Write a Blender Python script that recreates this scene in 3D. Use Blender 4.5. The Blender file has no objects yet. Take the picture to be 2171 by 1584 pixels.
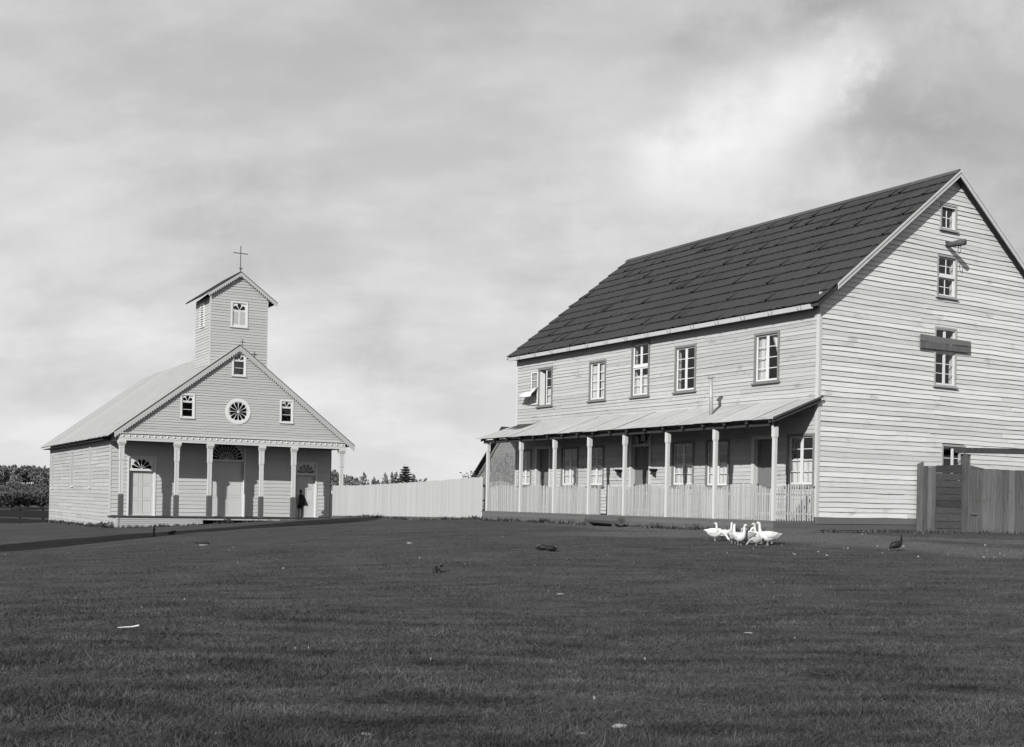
import bpy, bmesh, math, random
import numpy as np
from mathutils import Vector, Matrix
rnd = random.Random(7)
R = math.radians
D = bpy.data
S = bpy.context.scene
COL = S.collection

# ------------------------------------------------------------------ camera
EYE = 1.45                       # lens height above the turf at the tripod
ROLL = .0195                     # the plate camera stood slightly tilted
cam = D.cameras.new('camera'); camo = D.objects.new('camera', cam); COL.objects.link(camo)
camo.location = (0, 0, EYE)
camo.matrix_world = Matrix.Translation((0, 0, EYE)) @ Matrix.Rotation(R(90), 4, 'X') @ Matrix.Rotation(ROLL, 4, 'Z')
cam.sensor_fit = 'HORIZONTAL'; cam.sensor_width = 36
cam.lens = 36 * 2500 / 2171
cam.shift_x = .5 / 2171
cam.shift_y = (1062 - 792) / 2171
cam.clip_start = .1; cam.clip_end = 9000
S.camera = camo

# ------------------------------------------------------------------ sun and sky (monochrome plate, so neutral light)
SUN = Vector((.500, 1.080, -.600)).normalized()
sun = D.lights.new('sun', 'SUN'); sun.energy = 5.0; sun.angle = R(.5); sun.color = (1, .995, .985)
suno = D.objects.new('sun', sun); COL.objects.link(suno)
suno.rotation_euler = SUN.to_track_quat('-Z', 'Y').to_euler(); suno.location = (-20, -40, 40)
w = D.worlds.new('World'); S.world = w; w.use_nodes = True
nt = w.node_tree; nt.nodes.clear()
def N(nt, typ, **kw):
    n = nt.nodes.new(typ)
    for k, v in kw.items():
        if k[0] == 'i' and k[1:].isdigit(): n.inputs[int(k[1:])].default_value = v
        else: setattr(n, k, v)
    return n
def build_world():
    L = nt.links.new
    sky = N(nt, 'ShaderNodeTexSky', sky_type='NISHITA', sun_disc=False)
    sky.sun_elevation = math.asin(-SUN.z)
    sky.sun_rotation = math.atan2(-SUN.x, -SUN.y)
    bw = N(nt, 'ShaderNodeRGBToBW'); L(sky.outputs[0], bw.inputs[0])
    b1 = N(nt, 'ShaderNodeBackground'); b1.inputs[1].default_value = .078; L(bw.outputs[0], b1.inputs[0])
    tc = N(nt, 'ShaderNodeTexCoord')
    sep = N(nt, 'ShaderNodeSeparateXYZ'); L(tc.outputs['Generated'], sep.inputs[0])
    def mth(op, a, b=None, c=None, clamp=False):
        n = N(nt, 'ShaderNodeMath', operation=op, use_clamp=clamp)
        for i, q in enumerate((a, b, c)):
            if q is None: continue
            if isinstance(q, (int, float)): n.inputs[i].default_value = q
            else: L(q, n.inputs[i])
        return n.outputs[0]
    zc = mth('MAXIMUM', sep.outputs[2], 0.0)
    den = mth('ADD', zc, .46)
    cx = mth('DIVIDE', sep.outputs[0], den); cy = mth('DIVIDE', sep.outputs[1], den)
    comb = N(nt, 'ShaderNodeCombineXYZ'); L(cx, comb.inputs[0]); L(cy, comb.inputs[1])
    # broad banks, drawn out along the wind
    mp = N(nt, 'ShaderNodeMapping'); mp.inputs[1].default_value = (3.1, .4, 0); mp.inputs[2].default_value = (0, 0, R(28)); mp.inputs[3].default_value = (1.7, 2.9, 1)
    L(comb.outputs[0], mp.inputs[0])
    n1 = N(nt, 'ShaderNodeTexNoise'); n1.inputs['Scale'].default_value = .8; n1.inputs['Detail'].default_value = 7; n1.inputs['Roughness'].default_value = .52; n1.inputs['Distortion'].default_value = .35
    L(mp.outputs[0], n1.inputs[0])
    n2 = N(nt, 'ShaderNodeTexNoise'); n2.inputs['Scale'].default_value = 2.7; n2.inputs['Detail'].default_value = 6; n2.inputs['Roughness'].default_value = .55
    L(mp.outputs[0], n2.inputs[0])
    # density of cloud
    mixn = mth('ADD', mth('MULTIPLY', n1.outputs[0], .5), mth('MULTIPLY', n2.outputs[0], .5))
    # named cloud masses: direction, angular radius, amount (bright wisps high right, blue gap below them)
    nrm = N(nt, 'ShaderNodeVectorMath', operation='NORMALIZE'); L(tc.outputs['Generated'], nrm.inputs[0])
    wob = N(nt, 'ShaderNodeTexNoise'); wob.inputs['Scale'].default_value = 9; wob.inputs['Detail'].default_value = 7; wob.inputs['Roughness'].default_value = .6
    L(nrm.outputs[0], wob.inputs[0])
    acc = None
    def px(x, y):
        a = (x - 1085) / 2500; b = (1062 - y) / 2500
        return Vector((a - b * ROLL, 1, a * ROLL + b)).normalized()
    masses = [(1980, 330, .17, -.24), (1930, 190, .08, -.08), (1650, 225, .050, .16), (1560, 270, .050, .14), (1460, 300, .045, .13), (1370, 330, .035, .10), (1720, 180, .038, .16), (1780, 130, .030, .15), (1830, 90, .025, .12), (1600, 400, .10, .08), (2050, 70, .06, .12), (1930, 60, .05, .07),
              (1180, 560, .06, -.07), (1290, 480, .06, -.05), (300, 640, .09, -.06), (240, 700, .035, .12), (330, 695, .03, .10), (170, 730, .05, -.07), (680, 590, .08, -.07), (810, 680, .05, -.07), (560, 740, .05, .06), (900, 480, .12, .03), (1000, 230, .22, -.04), (930, 760, .05, -.06)]
    for (x, y, r, amt) in masses:
        d = px(x, y)
        dv = N(nt, 'ShaderNodeVectorMath', operation='DISTANCE'); L(nrm.outputs[0], dv.inputs[0]); dv.inputs[1].default_value = d
        dd = mth('ADD', dv.outputs[1 if len(dv.outputs) > 1 else 0], mth('MULTIPLY', mth('SUBTRACT', wob.outputs[0], .5), r * 3.6))
        mr = N(nt, 'ShaderNodeMapRange', interpolation_type='SMOOTHERSTEP'); L(dd, mr.inputs[0])
        mr.inputs[1].default_value = 0; mr.inputs[2].default_value = r * 1.5; mr.inputs[3].default_value = amt; mr.inputs[4].default_value = 0
        acc = mr.outputs[0] if acc is None else mth('ADD', acc, mr.outputs[0])
    ramp = N(nt, 'ShaderNodeMapRange', interpolation_type='SMOOTHSTEP'); L(mixn, ramp.inputs[0])
    ramp.inputs[1].default_value = .40; ramp.inputs[2].default_value = .62; ramp.inputs[3].default_value = .55; ramp.inputs[4].default_value = .71
    # paler towards the horizon
    hz = N(nt, 'ShaderNodeMapRange', interpolation_type='SMOOTHSTEP'); L(sep.outputs[2], hz.inputs[0])
    hz.inputs[1].default_value = .02; hz.inputs[2].default_value = .62; hz.inputs[3].default_value = .15; hz.inputs[4].default_value = -.10
    val = mth('ADD', mth('ADD', ramp.outputs[0], acc), hz.outputs[0])
    b2 = N(nt, 'ShaderNodeBackground'); b2.inputs[1].default_value = .775; L(val, b2.inputs[0])
    mix = N(nt, 'ShaderNodeMixShader'); mix.inputs[0].default_value = .85
    L(b1.outputs[0], mix.inputs[1]); L(b2.outputs[0], mix.inputs[2])
    out = N(nt, 'ShaderNodeOutputWorld'); L(mix.outputs[0], out.inputs[0])
build_world()
S.view_settings.view_transform = 'Standard'; S.view_settings.look = 'None'
S.view_settings.exposure = .4; S.view_settings.gamma = 1; S.view_settings.use_curve_mapping = False
S.cycles.max_bounces = 6; S.cycles.diffuse_bounces = 1; S.cycles.transparent_max_bounces = 12

# ------------------------------------------------------------------ materials (all grey: the plate records no colour)
MATS = {}
def mat(name, g, var=.12, scale=3., stretch=(1, 1, 1), rough=.8, orand=.0, bump=.0, streak=.0, fine=0., spec=.25, metal=0., grime=None, local=True):
    g = g * .81
    """painted / weathered surface; g grey level, var noise amount, orand variation from piece to piece"""
    m = D.materials.new(name); m.use_nodes = True
    t = m.node_tree; t.nodes.clear(); L = t.links.new
    out = N(t, 'ShaderNodeOutputMaterial'); b = N(t, 'ShaderNodeBsdfPrincipled'); L(b.outputs[0], out.inputs[0])
    b.inputs['Roughness'].default_value = rough; b.inputs['Specular IOR Level'].default_value = spec; b.inputs['Metallic'].default_value = metal
    tc = N(t, 'ShaderNodeTexCoord'); mp = N(t, 'ShaderNodeMapping'); mp.inputs[3].default_value = stretch
    L(tc.outputs['Object'], mp.inputs[0])
    oi = N(t, 'ShaderNodeObjectInfo')
    add = N(t, 'ShaderNodeVectorMath', operation='ADD'); L(mp.outputs[0], add.inputs[0])
    off = N(t, 'ShaderNodeMath', operation='MULTIPLY'); L(oi.outputs['Random'], off.inputs[0]); off.inputs[1].default_value = 37.
    L(off.outputs[0], add.inputs[1])
    n1 = N(t, 'ShaderNodeTexNoise'); n1.inputs['Scale'].default_value = scale; n1.inputs['Detail'].default_value = 5; L(add.outputs[0], n1.inputs[0])
    n0 = N(t, 'ShaderNodeTexNoise'); n0.inputs['Scale'].default_value = .45; n0.inputs['Detail'].default_value = 4
    L(tc.outputs['Object'], n0.inputs[0])
    def mth(op, a, bb, cl=False):
        n = N(t, 'ShaderNodeMath', operation=op, use_clamp=cl)
        for i, q in enumerate((a, bb)):
            if isinstance(q, (int, float)): n.inputs[i].default_value = q
            else: L(q, n.inputs[i])
        return n.outputs[0]
    f = mth('MULTIPLY', mth('SUBTRACT', n1.outputs[0], .5), 2.2 * var)
    f = mth('ADD', f, mth('MULTIPLY', mth('SUBTRACT', n0.outputs[0], .5), 1.1 * var))
    if orand: f = mth('ADD', f, mth('MULTIPLY', mth('SUBTRACT', oi.outputs['Random'], .5), 2 * orand))
    if streak:   # paint worn through in patches
        n3 = N(t, 'ShaderNodeTexNoise'); n3.inputs['Scale'].default_value = 1.1; n3.inputs['Detail'].default_value = 8; n3.inputs['Roughness'].default_value = .68
        mp3 = N(t, 'ShaderNodeMapping'); mp3.inputs[3].default_value = (1, 1, 2.2); L(tc.outputs['Object'], mp3.inputs[0]); L(mp3.outputs[0], n3.inputs[0])
        mr = N(t, 'ShaderNodeMapRange', interpolation_type='SMOOTHSTEP'); L(n3.outputs[0], mr.inputs[0]); mr.inputs[1].default_value = .55; mr.inputs[2].default_value = .78; mr.inputs[3].default_value = 0; mr.inputs[4].default_value = -streak
        f = mth('ADD', f, mr.outputs[0])
    v = mth('MULTIPLY', mth('ADD', f, 1.), g)
    v = mth('MAXIMUM', v, .004)
    L(v, b.inputs['Base Color'])
    if bump:
        bp = N(t, 'ShaderNodeBump'); bp.inputs['Strength'].default_value = bump; bp.inputs['Distance'].default_value = .01
        L(n1.outputs[0], bp.inputs['Height']); L(bp.outputs[0], b.inputs['Normal'])
    MATS[name] = m
    return m
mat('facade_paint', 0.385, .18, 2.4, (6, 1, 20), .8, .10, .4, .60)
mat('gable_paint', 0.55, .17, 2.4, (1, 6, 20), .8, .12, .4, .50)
mat('corner_paint', 0.48, .12, 4, (5, 5, 1), .8, .05, 0, .25)
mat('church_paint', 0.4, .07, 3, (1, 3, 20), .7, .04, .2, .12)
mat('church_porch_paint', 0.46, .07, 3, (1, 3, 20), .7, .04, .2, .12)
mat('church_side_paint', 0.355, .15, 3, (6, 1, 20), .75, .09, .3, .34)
mat('tower_paint', 0.41, .07, 3, (3, 3, 20), .7, .035, .2, .10)
mat('white_paint', 0.62, .05, 4, (1, 1, 1), .55, .02)
mat('column_paint', 0.5, .05, 4, (4, 4, 1), .6, .02)
mat('side_window_paint', .40, .08)
mat('dado_paint', 0.085, .08, 4, (2, 2, 1), .6)
mat('trim_grey', 0.17, .16, 5, (2, 2, 2), .7, .05, 0, .3)
mat('gable_trim', .30, .2, 5, (2, 2, 2), .8, .08, 0, .35)
mat('black_rail_wood', .010, .4, 3, (3, 3, 9), .9, .2)  # near-black grey of the rail fence
mat('door_grey', 0.15, .10, 5, (8, 8, 1), .6, .03)
mat('door_pale', 0.5, .05, 5, (6, 6, 1), .6, .02)
mat('sheathing', .10, .1)
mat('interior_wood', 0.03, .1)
mat('roof_shake', 0.040, .38, 3, (1.2, 14, 1.2), .85, .12, .5)
mat('roof_deck', .05, .2)
mat('ridge_wood', 0.07, .2, 3, (3, 3, 3), .8, .2)
mat('church_roof_board', 0.37, .16, 2, (1.2, 10, 1.2), .6, .07, .2, .25)
mat('zinc_sheet', 0.38, .22, 1.6, (1.2, 3, 1.2), .55, .07, 0, .4, spec=.3)
mat('dark_wood', 0.035, .25, 4, (3, 3, 3), .85, .15)
mat('plinth_wood', 0.105, .3, 3, (6, 6, 14), .85, .16, .5, .3)
mat('raw_board', 0.095, .55, 3, (9, 9, .7), .9, .32, .8, .3)
mat('raw_board_level', 0.05, .55, 3, (2, 2, 9), .9, .3, .8, .3)
mat('picket_paint', 0.37, .14, 4, (8, 8, 1), .75, .16)
mat('tall_fence_paint', 0.45, .08, 4, (8, 8, .8), .75, .06, .2, .10)
mat('curtain_cloth', 0.6, .06, 6, (2, 2, .6), .9)
mat('metal_dark', .06, .1, rough=.5)
mat('iron', .10, .1, rough=.5)
mat('zinc_pipe', 0.33, .2, 4, (1, 1, 1), .45, spec=.5)
mat('shingle_wall', 0.17, .38, 3, (5, 5, 12), .9, .22, .5)
mat('feather_white', 0.6, .22, 16, (1, 1, 1), .9, .12, .8)
mat('feather_grey', 0.36, .45, 22, (1, 1, 1), .9, .1, .6)
mat('feather_black', .012, .2, 20, rough=.6)
mat('beak', .30, .1)
mat('cloth_black', 0.018, .2, 8, rough=.9)
mat('skin', .26, .1)
mat('leaf_dark', 0.035, .45, 2., (1, 1, 1), .8, .25)
mat('leaf_mid', 0.055, .45, 2., (1, 1, 1), .8, .25)
mat('leaf_hazed', 0.16, .4, 2., (1, 1, 1), .9, .2)  # paler than the near leaves, distance haze put into the grey
mat('bark', .09, .3)
mat('pale_stone', 0.22, .2, 8)
mat('old_bone_wood', .62, .15, 8)
mat('log_wood', 0.08, .3, 4, (3, 3, 3), .9)

def glass_mat():
    m = D.materials.new('window_glass'); m.use_nodes = True; t = m.node_tree; t.nodes.clear(); L = t.links.new
    out = N(t, 'ShaderNodeOutputMaterial'); tr = N(t, 'ShaderNodeBsdfTransparent'); gl = N(t, 'ShaderNodeBsdfGlossy')
    gl.inputs['Roughness'].default_value = .03; gl.inputs['Color'].default_value = (.9, .9, .9, 1); tr.inputs['Color'].default_value = (.86, .86, .86, 1)
    fr = N(t, 'ShaderNodeFresnel'); gm = N(t, 'ShaderNodeNewGeometry'); io = N(t, 'ShaderNodeMath', operation='MULTIPLY_ADD'); L(gm.outputs['Backfacing'], io.inputs[0]); io.inputs[1].default_value = 1 / 1.52 - 1.52; io.inputs[2].default_value = 1.52; L(io.outputs[0], fr.inputs[0])
    tc = N(t, 'ShaderNodeTexCoord'); nz = N(t, 'ShaderNodeTexNoise'); nz.inputs['Scale'].default_value = 2.5; L(tc.outputs['Object'], nz.inputs[0])
    bp = N(t, 'ShaderNodeBump'); bp.inputs['Strength'].default_value = .25; bp.inputs['Distance'].default_value = .02; L(nz.outputs[0], bp.inputs['Height'])
    L(bp.outputs[0], gl.inputs['Normal'])
    ad = N(t, 'ShaderNodeMath', operation='MULTIPLY_ADD', use_clamp=True); L(fr.outputs[0], ad.inputs[0]); ad.inputs[1].default_value = 1.05; ad.inputs[2].default_value = 0
    mx = N(t, 'ShaderNodeMixShader'); L(ad.outputs[0], mx.inputs[0]); L(tr.outputs[0], mx.inputs[1]); L(gl.outputs[0], mx.inputs[2]); L(mx.outputs[0], out.inputs[0])
    MATS['window_glass'] = m
glass_mat()

# ------------------------------------------------------------------ mesh helpers
class M:
    def __init__(s): s.v = []; s.f = []
    def add(s, vs, fs):
        k = len(s.v); s.v += [tuple(p) for p in vs]; s.f += [tuple(i + k for i in f) for f in fs]; return s
    def hexa(s, p):      # p: 4 bottom (ring), 4 top (ring)
        return s.add(p, [(0, 3, 2, 1), (4, 5, 6, 7), (0, 1, 5, 4), (1, 2, 6, 5), (2, 3, 7, 6), (3, 0, 4, 7)])
    def box(s, x0, x1, y0, y1, z0, z1):
        return s.hexa([(x0, y0, z0), (x1, y0, z0), (x1, y1, z0), (x0, y1, z0), (x0, y0, z1), (x1, y0, z1), (x1, y1, z1), (x0, y1, z1)])
    def tbox(s, T, a0, a1, o0, o1, z0, z1):
        return s.hexa([T(a0, o0, z0), T(a1, o0, z0), T(a1, o1, z0), T(a0, o1, z0), T(a0, o0, z1), T(a1, o0, z1), T(a1, o1, z1), T(a0, o1, z1)])
    def prism(s, pts, f0, f1):   # pts 2D, f0/f1 map (a,b)->3D for both faces
        n = len(pts); s0 = [f0(*p) for p in pts]; s1 = [f1(*p) for p in pts]
        return s.add(s0 + s1, [tuple(range(n))[::-1], tuple(range(n, 2 * n))] + [(i, (i + 1) % n, n + (i + 1) % n, n + i) for i in range(n)])
    def tube(s, p0, p1, r0, r1=None, n=8):
        return s.loft([p0, p1], [r0, r0 if r1 is None else r1], n)
    def loft(s, pts, rad, n=8, flat=1.0):
        pts = [Vector(p) for p in pts]; k = len(s.v); m = len(pts); up = Vector((0, 0, 1))
        for i, p in enumerate(pts):
            d = (pts[min(i + 1, m - 1)] - pts[max(i - 1, 0)]).normalized()
            a = d.cross(up)
            if a.length < .05: a = d.cross(Vector((0, 1, 0)))
            a.normalize(); b = a.cross(d).normalized()
            rr = rad[i]
            ra, rb = (rr if isinstance(rr, tuple) else (rr * flat, rr))
            for j in range(n):
                t = 2 * math.pi * j / n
                s.v.append(tuple(p + a * ra * math.cos(t) + b * rb * math.sin(t)))
        for i in range(m - 1):
            for j in range(n):
                s.f.append((k + i * n + j, k + i * n + (j + 1) % n, k + (i + 1) * n + (j + 1) % n, k + (i + 1) * n + j))
        s.f.append(tuple(k + j for j in range(n))[::-1]); s.f.append(tuple(k + (m - 1) * n + j for j in range(n)))
        return s
    def mesh(s, name, m, smooth=False):
        me = D.meshes.new(name); me.from_pydata(s.v, [], s.f); me.materials.append(MATS[m])
        if smooth: me.polygons.foreach_set('use_smooth', [True] * len(me.polygons))
        me.update(); return me
def obj(name, m, material, parent=None, smooth=False, loc=None, rot=None):
    me = m.mesh(name, material, smooth) if isinstance(m, M) else m
    o = D.objects.new(name, me); COL.objects.link(o)
    if parent is not None: o.parent = parent
    if loc is not None: o.location = loc
    if rot is not None: o.rotation_euler = rot
    return o
def tag(o, label, cat, group=None):
    o['label'] = label; o['category'] = cat
    if group: o['group'] = group
    return o
def thing(name, label, cat, loc=(0, 0, 0), rz=0, group=None):
    o = D.objects.new(name, None); COL.objects.link(o); o.location = loc; o.rotation_euler = (0, 0, rz); o.empty_display_size = .3
    return tag(o, label, cat, group)
def copy_tree(o, parent=None):
    c = o.copy(); COL.objects.link(c); c.parent = parent
    for ch in list(o.children): copy_tree(ch, c)
    return c
def wallmap(kind, base):
    if kind == '-x': return lambda a, o, z: (base - o, a, z)
    if kind == '+x': return lambda a, o, z: (base + o, a, z)
    if kind == '+y': return lambda a, o, z: (a, base + o, z)
    return lambda a, o, z: (a, base - o, z)

def wall_sheet(name, T, a0, a1, z0, z1, holes, mat_, parent, clip=None, out=-.004):
    xs = sorted(set([a0, a1] + [h[0] for h in holes] + [h[1] for h in holes])); zs = sorted(set([z0, z1] + [h[2] for h in holes] + [h[3] for h in holes]))
    xs = [x for x in xs if a0 <= x <= a1]; zs = [z for z in zs if z0 <= z <= z1]
    bm = bmesh.new()
    for i in range(len(xs) - 1):
        for j in range(len(zs) - 1):
            cx, cz = (xs[i] + xs[i + 1]) / 2, (zs[j] + zs[j + 1]) / 2
            if any(h[0] < cx < h[1] and h[2] < cz < h[3] for h in holes): continue
            bm.faces.new([bm.verts.new((xs[i], zs[j], 0)), bm.verts.new((xs[i + 1], zs[j], 0)), bm.verts.new((xs[i + 1], zs[j + 1], 0)), bm.verts.new((xs[i], zs[j + 1], 0))])
    if clip:
        for (ax, az, sl) in clip:      # keep below z = az + sl*(a-ax)
            g = bm.verts[:] + bm.edges[:] + bm.faces[:]
            bmesh.ops.bisect_plane(bm, geom=g, plane_co=(ax, az, 0), plane_no=Vector((-sl, 1, 0)).normalized(), clear_outer=True)
    m = M(); bm.verts.index_update()
    m.v = [T(v.co.x, out, v.co.y) for v in bm.verts]; m.f = [tuple(v.index for v in f.verts) for f in bm.faces]; bm.free()
    return obj(name, m, mat_, parent)

def wob_z(a, z): return (.007 * math.sin(a * .9 + z * 1.3) + .006 * math.sin(a * 2.3 - z * 3.1 + 1) + .004 * math.sin(a * 5.1 + z * 7))
def board_mesh(T, ab0, ab1, at0, at1, z0, z1, th, tt):
    """lap board: bottom from ab0 to ab1, top from at0 to at1; th thick at the foot, tt at the head"""
    n = max(1, int(abs(ab1 - ab0) / .8)); m = M(); vs = []
    for i in range(n + 1):
        k = i / n; ab = ab0 + (ab1 - ab0) * k; at = at0 + (at1 - at0) * k
        wz = rnd.uniform(-.004, .004) + wob_z(ab, z0) * (1 if th > .02 else .7); wo = rnd.uniform(-.003, .007)
        vs += [T(ab, 0, z0 + wz), T(ab, th + wo, z0 + wz), T(at, tt, z1), T(at, 0, z1)]
    fs = [(0, 1, 2, 3), tuple(4 * n + q for q in (3, 2, 1, 0))]
    for i in range(n):
        b = 4 * i
        for q in range(4): fs.append((b + q, b + 4 + q, b + 4 + (q + 1) % 4, b + (q + 1) % 4))
    return m.add(vs, fs)
def clapboards(parent, T, a0, a1, z0, z1, pitch, holes, mat_, th=.022, clip=None, stuff_below=None, joint=(3.2, 5.5), name='clapboard'):
    n = int(round((z1 - z0) / pitch)); pitch = (z1 - z0) / n; low = M()
    tj = .003 if th < .02 else .009
    for i in range(n):
        zb = z0 + i * pitch; zt = zb + pitch + .018; zm = zb + pitch * .5
        lo_b, hi_b, lo_t, hi_t = a0, a1, a0, a1
        if clip:
            for (ax, az, sl) in clip:
                for which, zz in ((0, zb), (1, zt)):
                    lim = ax + (zz - az) / sl
                    if sl > 0:
                        if which == 0: lo_b = max(lo_b, lim)
                        else: lo_t = max(lo_t, lim)
                    else:
                        if which == 0: hi_b = min(hi_b, lim)
                        else: hi_t = min(hi_t, lim)
        if hi_b - lo_b < .12: continue
        if hi_t < lo_t: lo_t = hi_t = (lo_t + hi_t) / 2
        segs = [(lo_b, hi_b)]
        for h in holes:
            if h[2] < zm < h[3]:
                ns = []
                for (s, e) in segs:
                    if h[1] <= s or h[0] >= e: ns.append((s, e)); continue
                    if h[0] > s: ns.append((s, h[0]))
                    if h[1] < e: ns.append((h[1], e))
                segs = ns
        out = []
        for (s, e) in segs:
            if e - s < .05: continue
            x = s
            while e - x > joint[1] + .8:
                c = x + rnd.uniform(*joint); out.append((x, c - .007)); x = c
            out.append((x, e))
        for (s, e) in out:
            st = lo_t if abs(s - lo_b) < 1e-6 else s; et = hi_t if abs(e - hi_b) < 1e-6 else e
            if et < st: st = et = (st + et) / 2
            dz = rnd.uniform(-.006, .006)
            bmn = board_mesh(T, s, e, st, et, zb + dz, zt, th + rnd.uniform(-tj * .6, tj), .004)
            if stuff_below is not None and zb < stuff_below: low.add(bmn.v, bmn.f)
            else: obj(name, bmn, mat_, parent)
    if low.v:
        o = obj('lower_clapboards', low, mat_, parent); o['kind'] = 'stuff'

def casing(T, a0, a1, z0, z1, wd=.09, th=.045, sill=True, head=.0):
    m = M(); m.tbox(T, a0, a0 + wd, 0, th, z0, z1); m.tbox(T, a1 - wd, a1, 0, th, z0, z1)
    m.tbox(T, a0 + wd + .001, a1 - wd - .001, 0, th + .004, z1 - wd - head, z1); m.tbox(T, a0 + wd + .001, a1 - wd - .001, 0, th, z0, z0 + wd * .6)
    return m
def lining(m, T, a0, a1, z0, z1, d=.2):
    m.tbox(T, a0 - .02, a0, -d, 0, z0, z1); m.tbox(T, a1, a1 + .02, -d, 0, z0, z1); m.tbox(T, a0, a1, -d, 0, z1, z1 + .02); m.tbox(T, a0, a1, -d, 0, z0 - .02, z0)
    return m
def curtain(T, a0, a1, z0, z1, o, parent, amp=.018, gather=0., name='curtain', tilt=0.):
    n = max(8, int((a1 - a0) / .018)); m = M(); ph = rnd.uniform(0, 6)
    for i in range(n + 1):
        k = i / n
        for (z, sq) in ((z0, 1 - gather), (z0 * .5 + z1 * .5, 1 - gather * .55), (z1, 1)):
            a = a0 + (a1 - a0) * (k * sq) if tilt >= 0 else a1 - (a1 - a0) * ((1 - k) * sq)
            m.v.append(T(a, o + amp * math.sin(k * n * .55 + ph) * (1 if z < z1 else .6), z + (rnd.uniform(-.008, .008) if z == z1 else 0)))
    for i in range(n):
        for j in range(2): m.f.append((3 * i + j, 3 * i + 3 + j, 3 * i + 4 + j, 3 * i + 1 + j))
    return obj(name, m, 'curtain_cloth', parent, True)
def sash_leaf(T, parent, a0, a1, z0, z1, cols, rows, o, fw=.045, bar=.022, mat_='white_paint', pane=True, name='sash'):
    m = M(); t = .03
    m.tbox(T, a0, a0 + fw, o - t, o, z0, z1); m.tbox(T, a1 - fw, a1, o - t, o, z0, z1)
    m.tbox(T, a0 + fw, a1 - fw, o - t, o, z0, z0 + fw * 1.25); m.tbox(T, a0 + fw, a1 - fw, o - t, o, z1 - fw, z1)
    iw = (a1 - a0 - 2 * fw); ih = (z1 - z0 - 2.25 * fw); zb = z0 + fw * 1.25
    for i in range(1, cols): m.tbox(T, a0 + fw + iw * i / cols - bar / 2, a0 + fw + iw * i / cols + bar / 2, o - t + .003, o - .003, zb, z1 - fw)
    for j in range(1, rows): m.tbox(T, a0 + fw, a1 - fw, o - t + .006, o - .006, zb + ih * j / rows - bar / 2, zb + ih * j / rows + bar / 2)
    so = obj(name, m, mat_, parent)
    if pane:
        for i in range(cols):
            for j in range(rows):
                g = M(); x0 = a0 + fw + iw * i / cols; x1 = a0 + fw + iw * (i + 1) / cols; y0 = zb + ih * j / rows; y1 = zb + ih * (j + 1) / rows
                g.add([T(x0, o - .016, y0), T(x1, o - .016, y0), T(x1, o - .016, y1), T(x0, o - .016, y1)], [(0, 1, 2, 3)])
                obj('pane', g, 'window_glass', parent)
    return so
def window(root, T, a0, a1, z0, z1, rows=4, kind='casement', cur=None, trim='trim_grey', wd=.075, label=None, split=None, left_open=False):
    """outer casing a0..a1, z0..z1 ; two leaves"""
    c = casing(T, a0, a1, z0, z1, wd)
    wo = obj('window', c, trim, root)
    if label: wo['label'] = label
    s = M(); s.tbox(T, a0 - .05, a1 + .05, 0, .10, z0 - .05, z0 - .002); obj('sill', s, trim, wo)
    i0, i1, j0, j1 = a0 + wd, a1 - wd, z0 + wd * .6, z1 - wd
    obj('window_lining', lining(M(), T, i0, i1, j0, j1), 'white_paint' if trim == 'white_paint' else 'column_paint', wo)
    mid = (i0 + i1) / 2; o = -.012
    spans = [(j0, j1, rows)]
    if split: zs = j0 + (j1 - j0) * split[0]; spans = [(j0, zs - .035, split[1]), (zs + .035, j1, split[2])]
    if split:
        t = M(); t.tbox(T, i0, i1, -.05, .012, zs - .034, zs + .034); obj('transom_bar', t, 'white_paint', wo)
    for (b0, b1, rw) in spans:
        if kind == 'casement':
            sash_leaf(T, wo, i0, mid - .004, b0, b1, 1, rw, o)
            if not left_open or True:
                if left_open: continue_leaf = False
                if not left_open: sash_leaf(T, wo, mid + .004, i1, b0, b1, 1, rw, o)
        else:
            sash_leaf(T, wo, i0, i1, b0, b1, 2, rw, o - (.035 if b0 == j0 else 0))
    return wo, (i0, i1, j0, j1)

# ------------------------------------------------------------------ terrain
CP = [(0, 0, 0), (0, 8, .02), (-6, 8, -.03), (6, 8, .06), (0, -10, 0), (-10, 0, -.12), (12, 5, .15), (0, 16, .12), (-8, 18, -.15), (8, 18, .30), (-14, 25, -.36), (6.2, 29.5, .53), (0, 26, .38), (9, 33.2, .70),
      (13, 34, .68), (16, 33, .66), (20, 30, .6), (-1.3, 48.5, .68), (3.5, 40.5, .70), (-9, 66, .37), (-10.7, 75, -.04), (-16, 39, -.50), (-11.5, 45, -.02), (-9, 56, .16), (-22.7, 68, -.56), (-20.4, 69.3, -.46), (-18.2, 70.6, -.33),
      (-14.2, 73, -.12), (-34.8, 88.7, -.85), (-37, 90, -1.0), (-30, 60, -.85), (-26, 40, -.9), (-60, 60, -1.3), (-60, 110, -1.0), (-10, 90, 0), (12, 60, .8), (30, 50, 1.0), (-50, 130, -.35), (-25, 130, -.3), (20, 120, .6),
      (-200, 300, 1.2), (-150, 430, 3.2), (-60, 430, 2.0), (0, 430, 1.5), (200, 400, 1.5), (-400, 100, 0), (400, 100, 1), (0, -300, 0), (300, -200, 0), (-300, -200, 0), (-240, 460, 3.8), (0, 900, 3), (-700, 900, 5), (700, 900, 3)]
_P = np.array([(a, b) for a, b, c in CP], float); _Z = np.array([c for a, b, c in CP], float)
def _ker(r): return np.sqrt(r * r + 9.)
_A = _ker(np.linalg.norm(_P[:, None] - _P[None], axis=2)); _n = len(CP)
_B = np.zeros((_n + 3, _n + 3)); _B[:_n, :_n] = _A; _B[:_n, _n] = 1; _B[:_n, _n + 1:] = _P / 100; _B[_n, :_n] = 1; _B[_n + 1:, :_n] = _P.T / 100
_W = np.linalg.solve(_B, np.concatenate([_Z, np.zeros(3)]))
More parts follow.
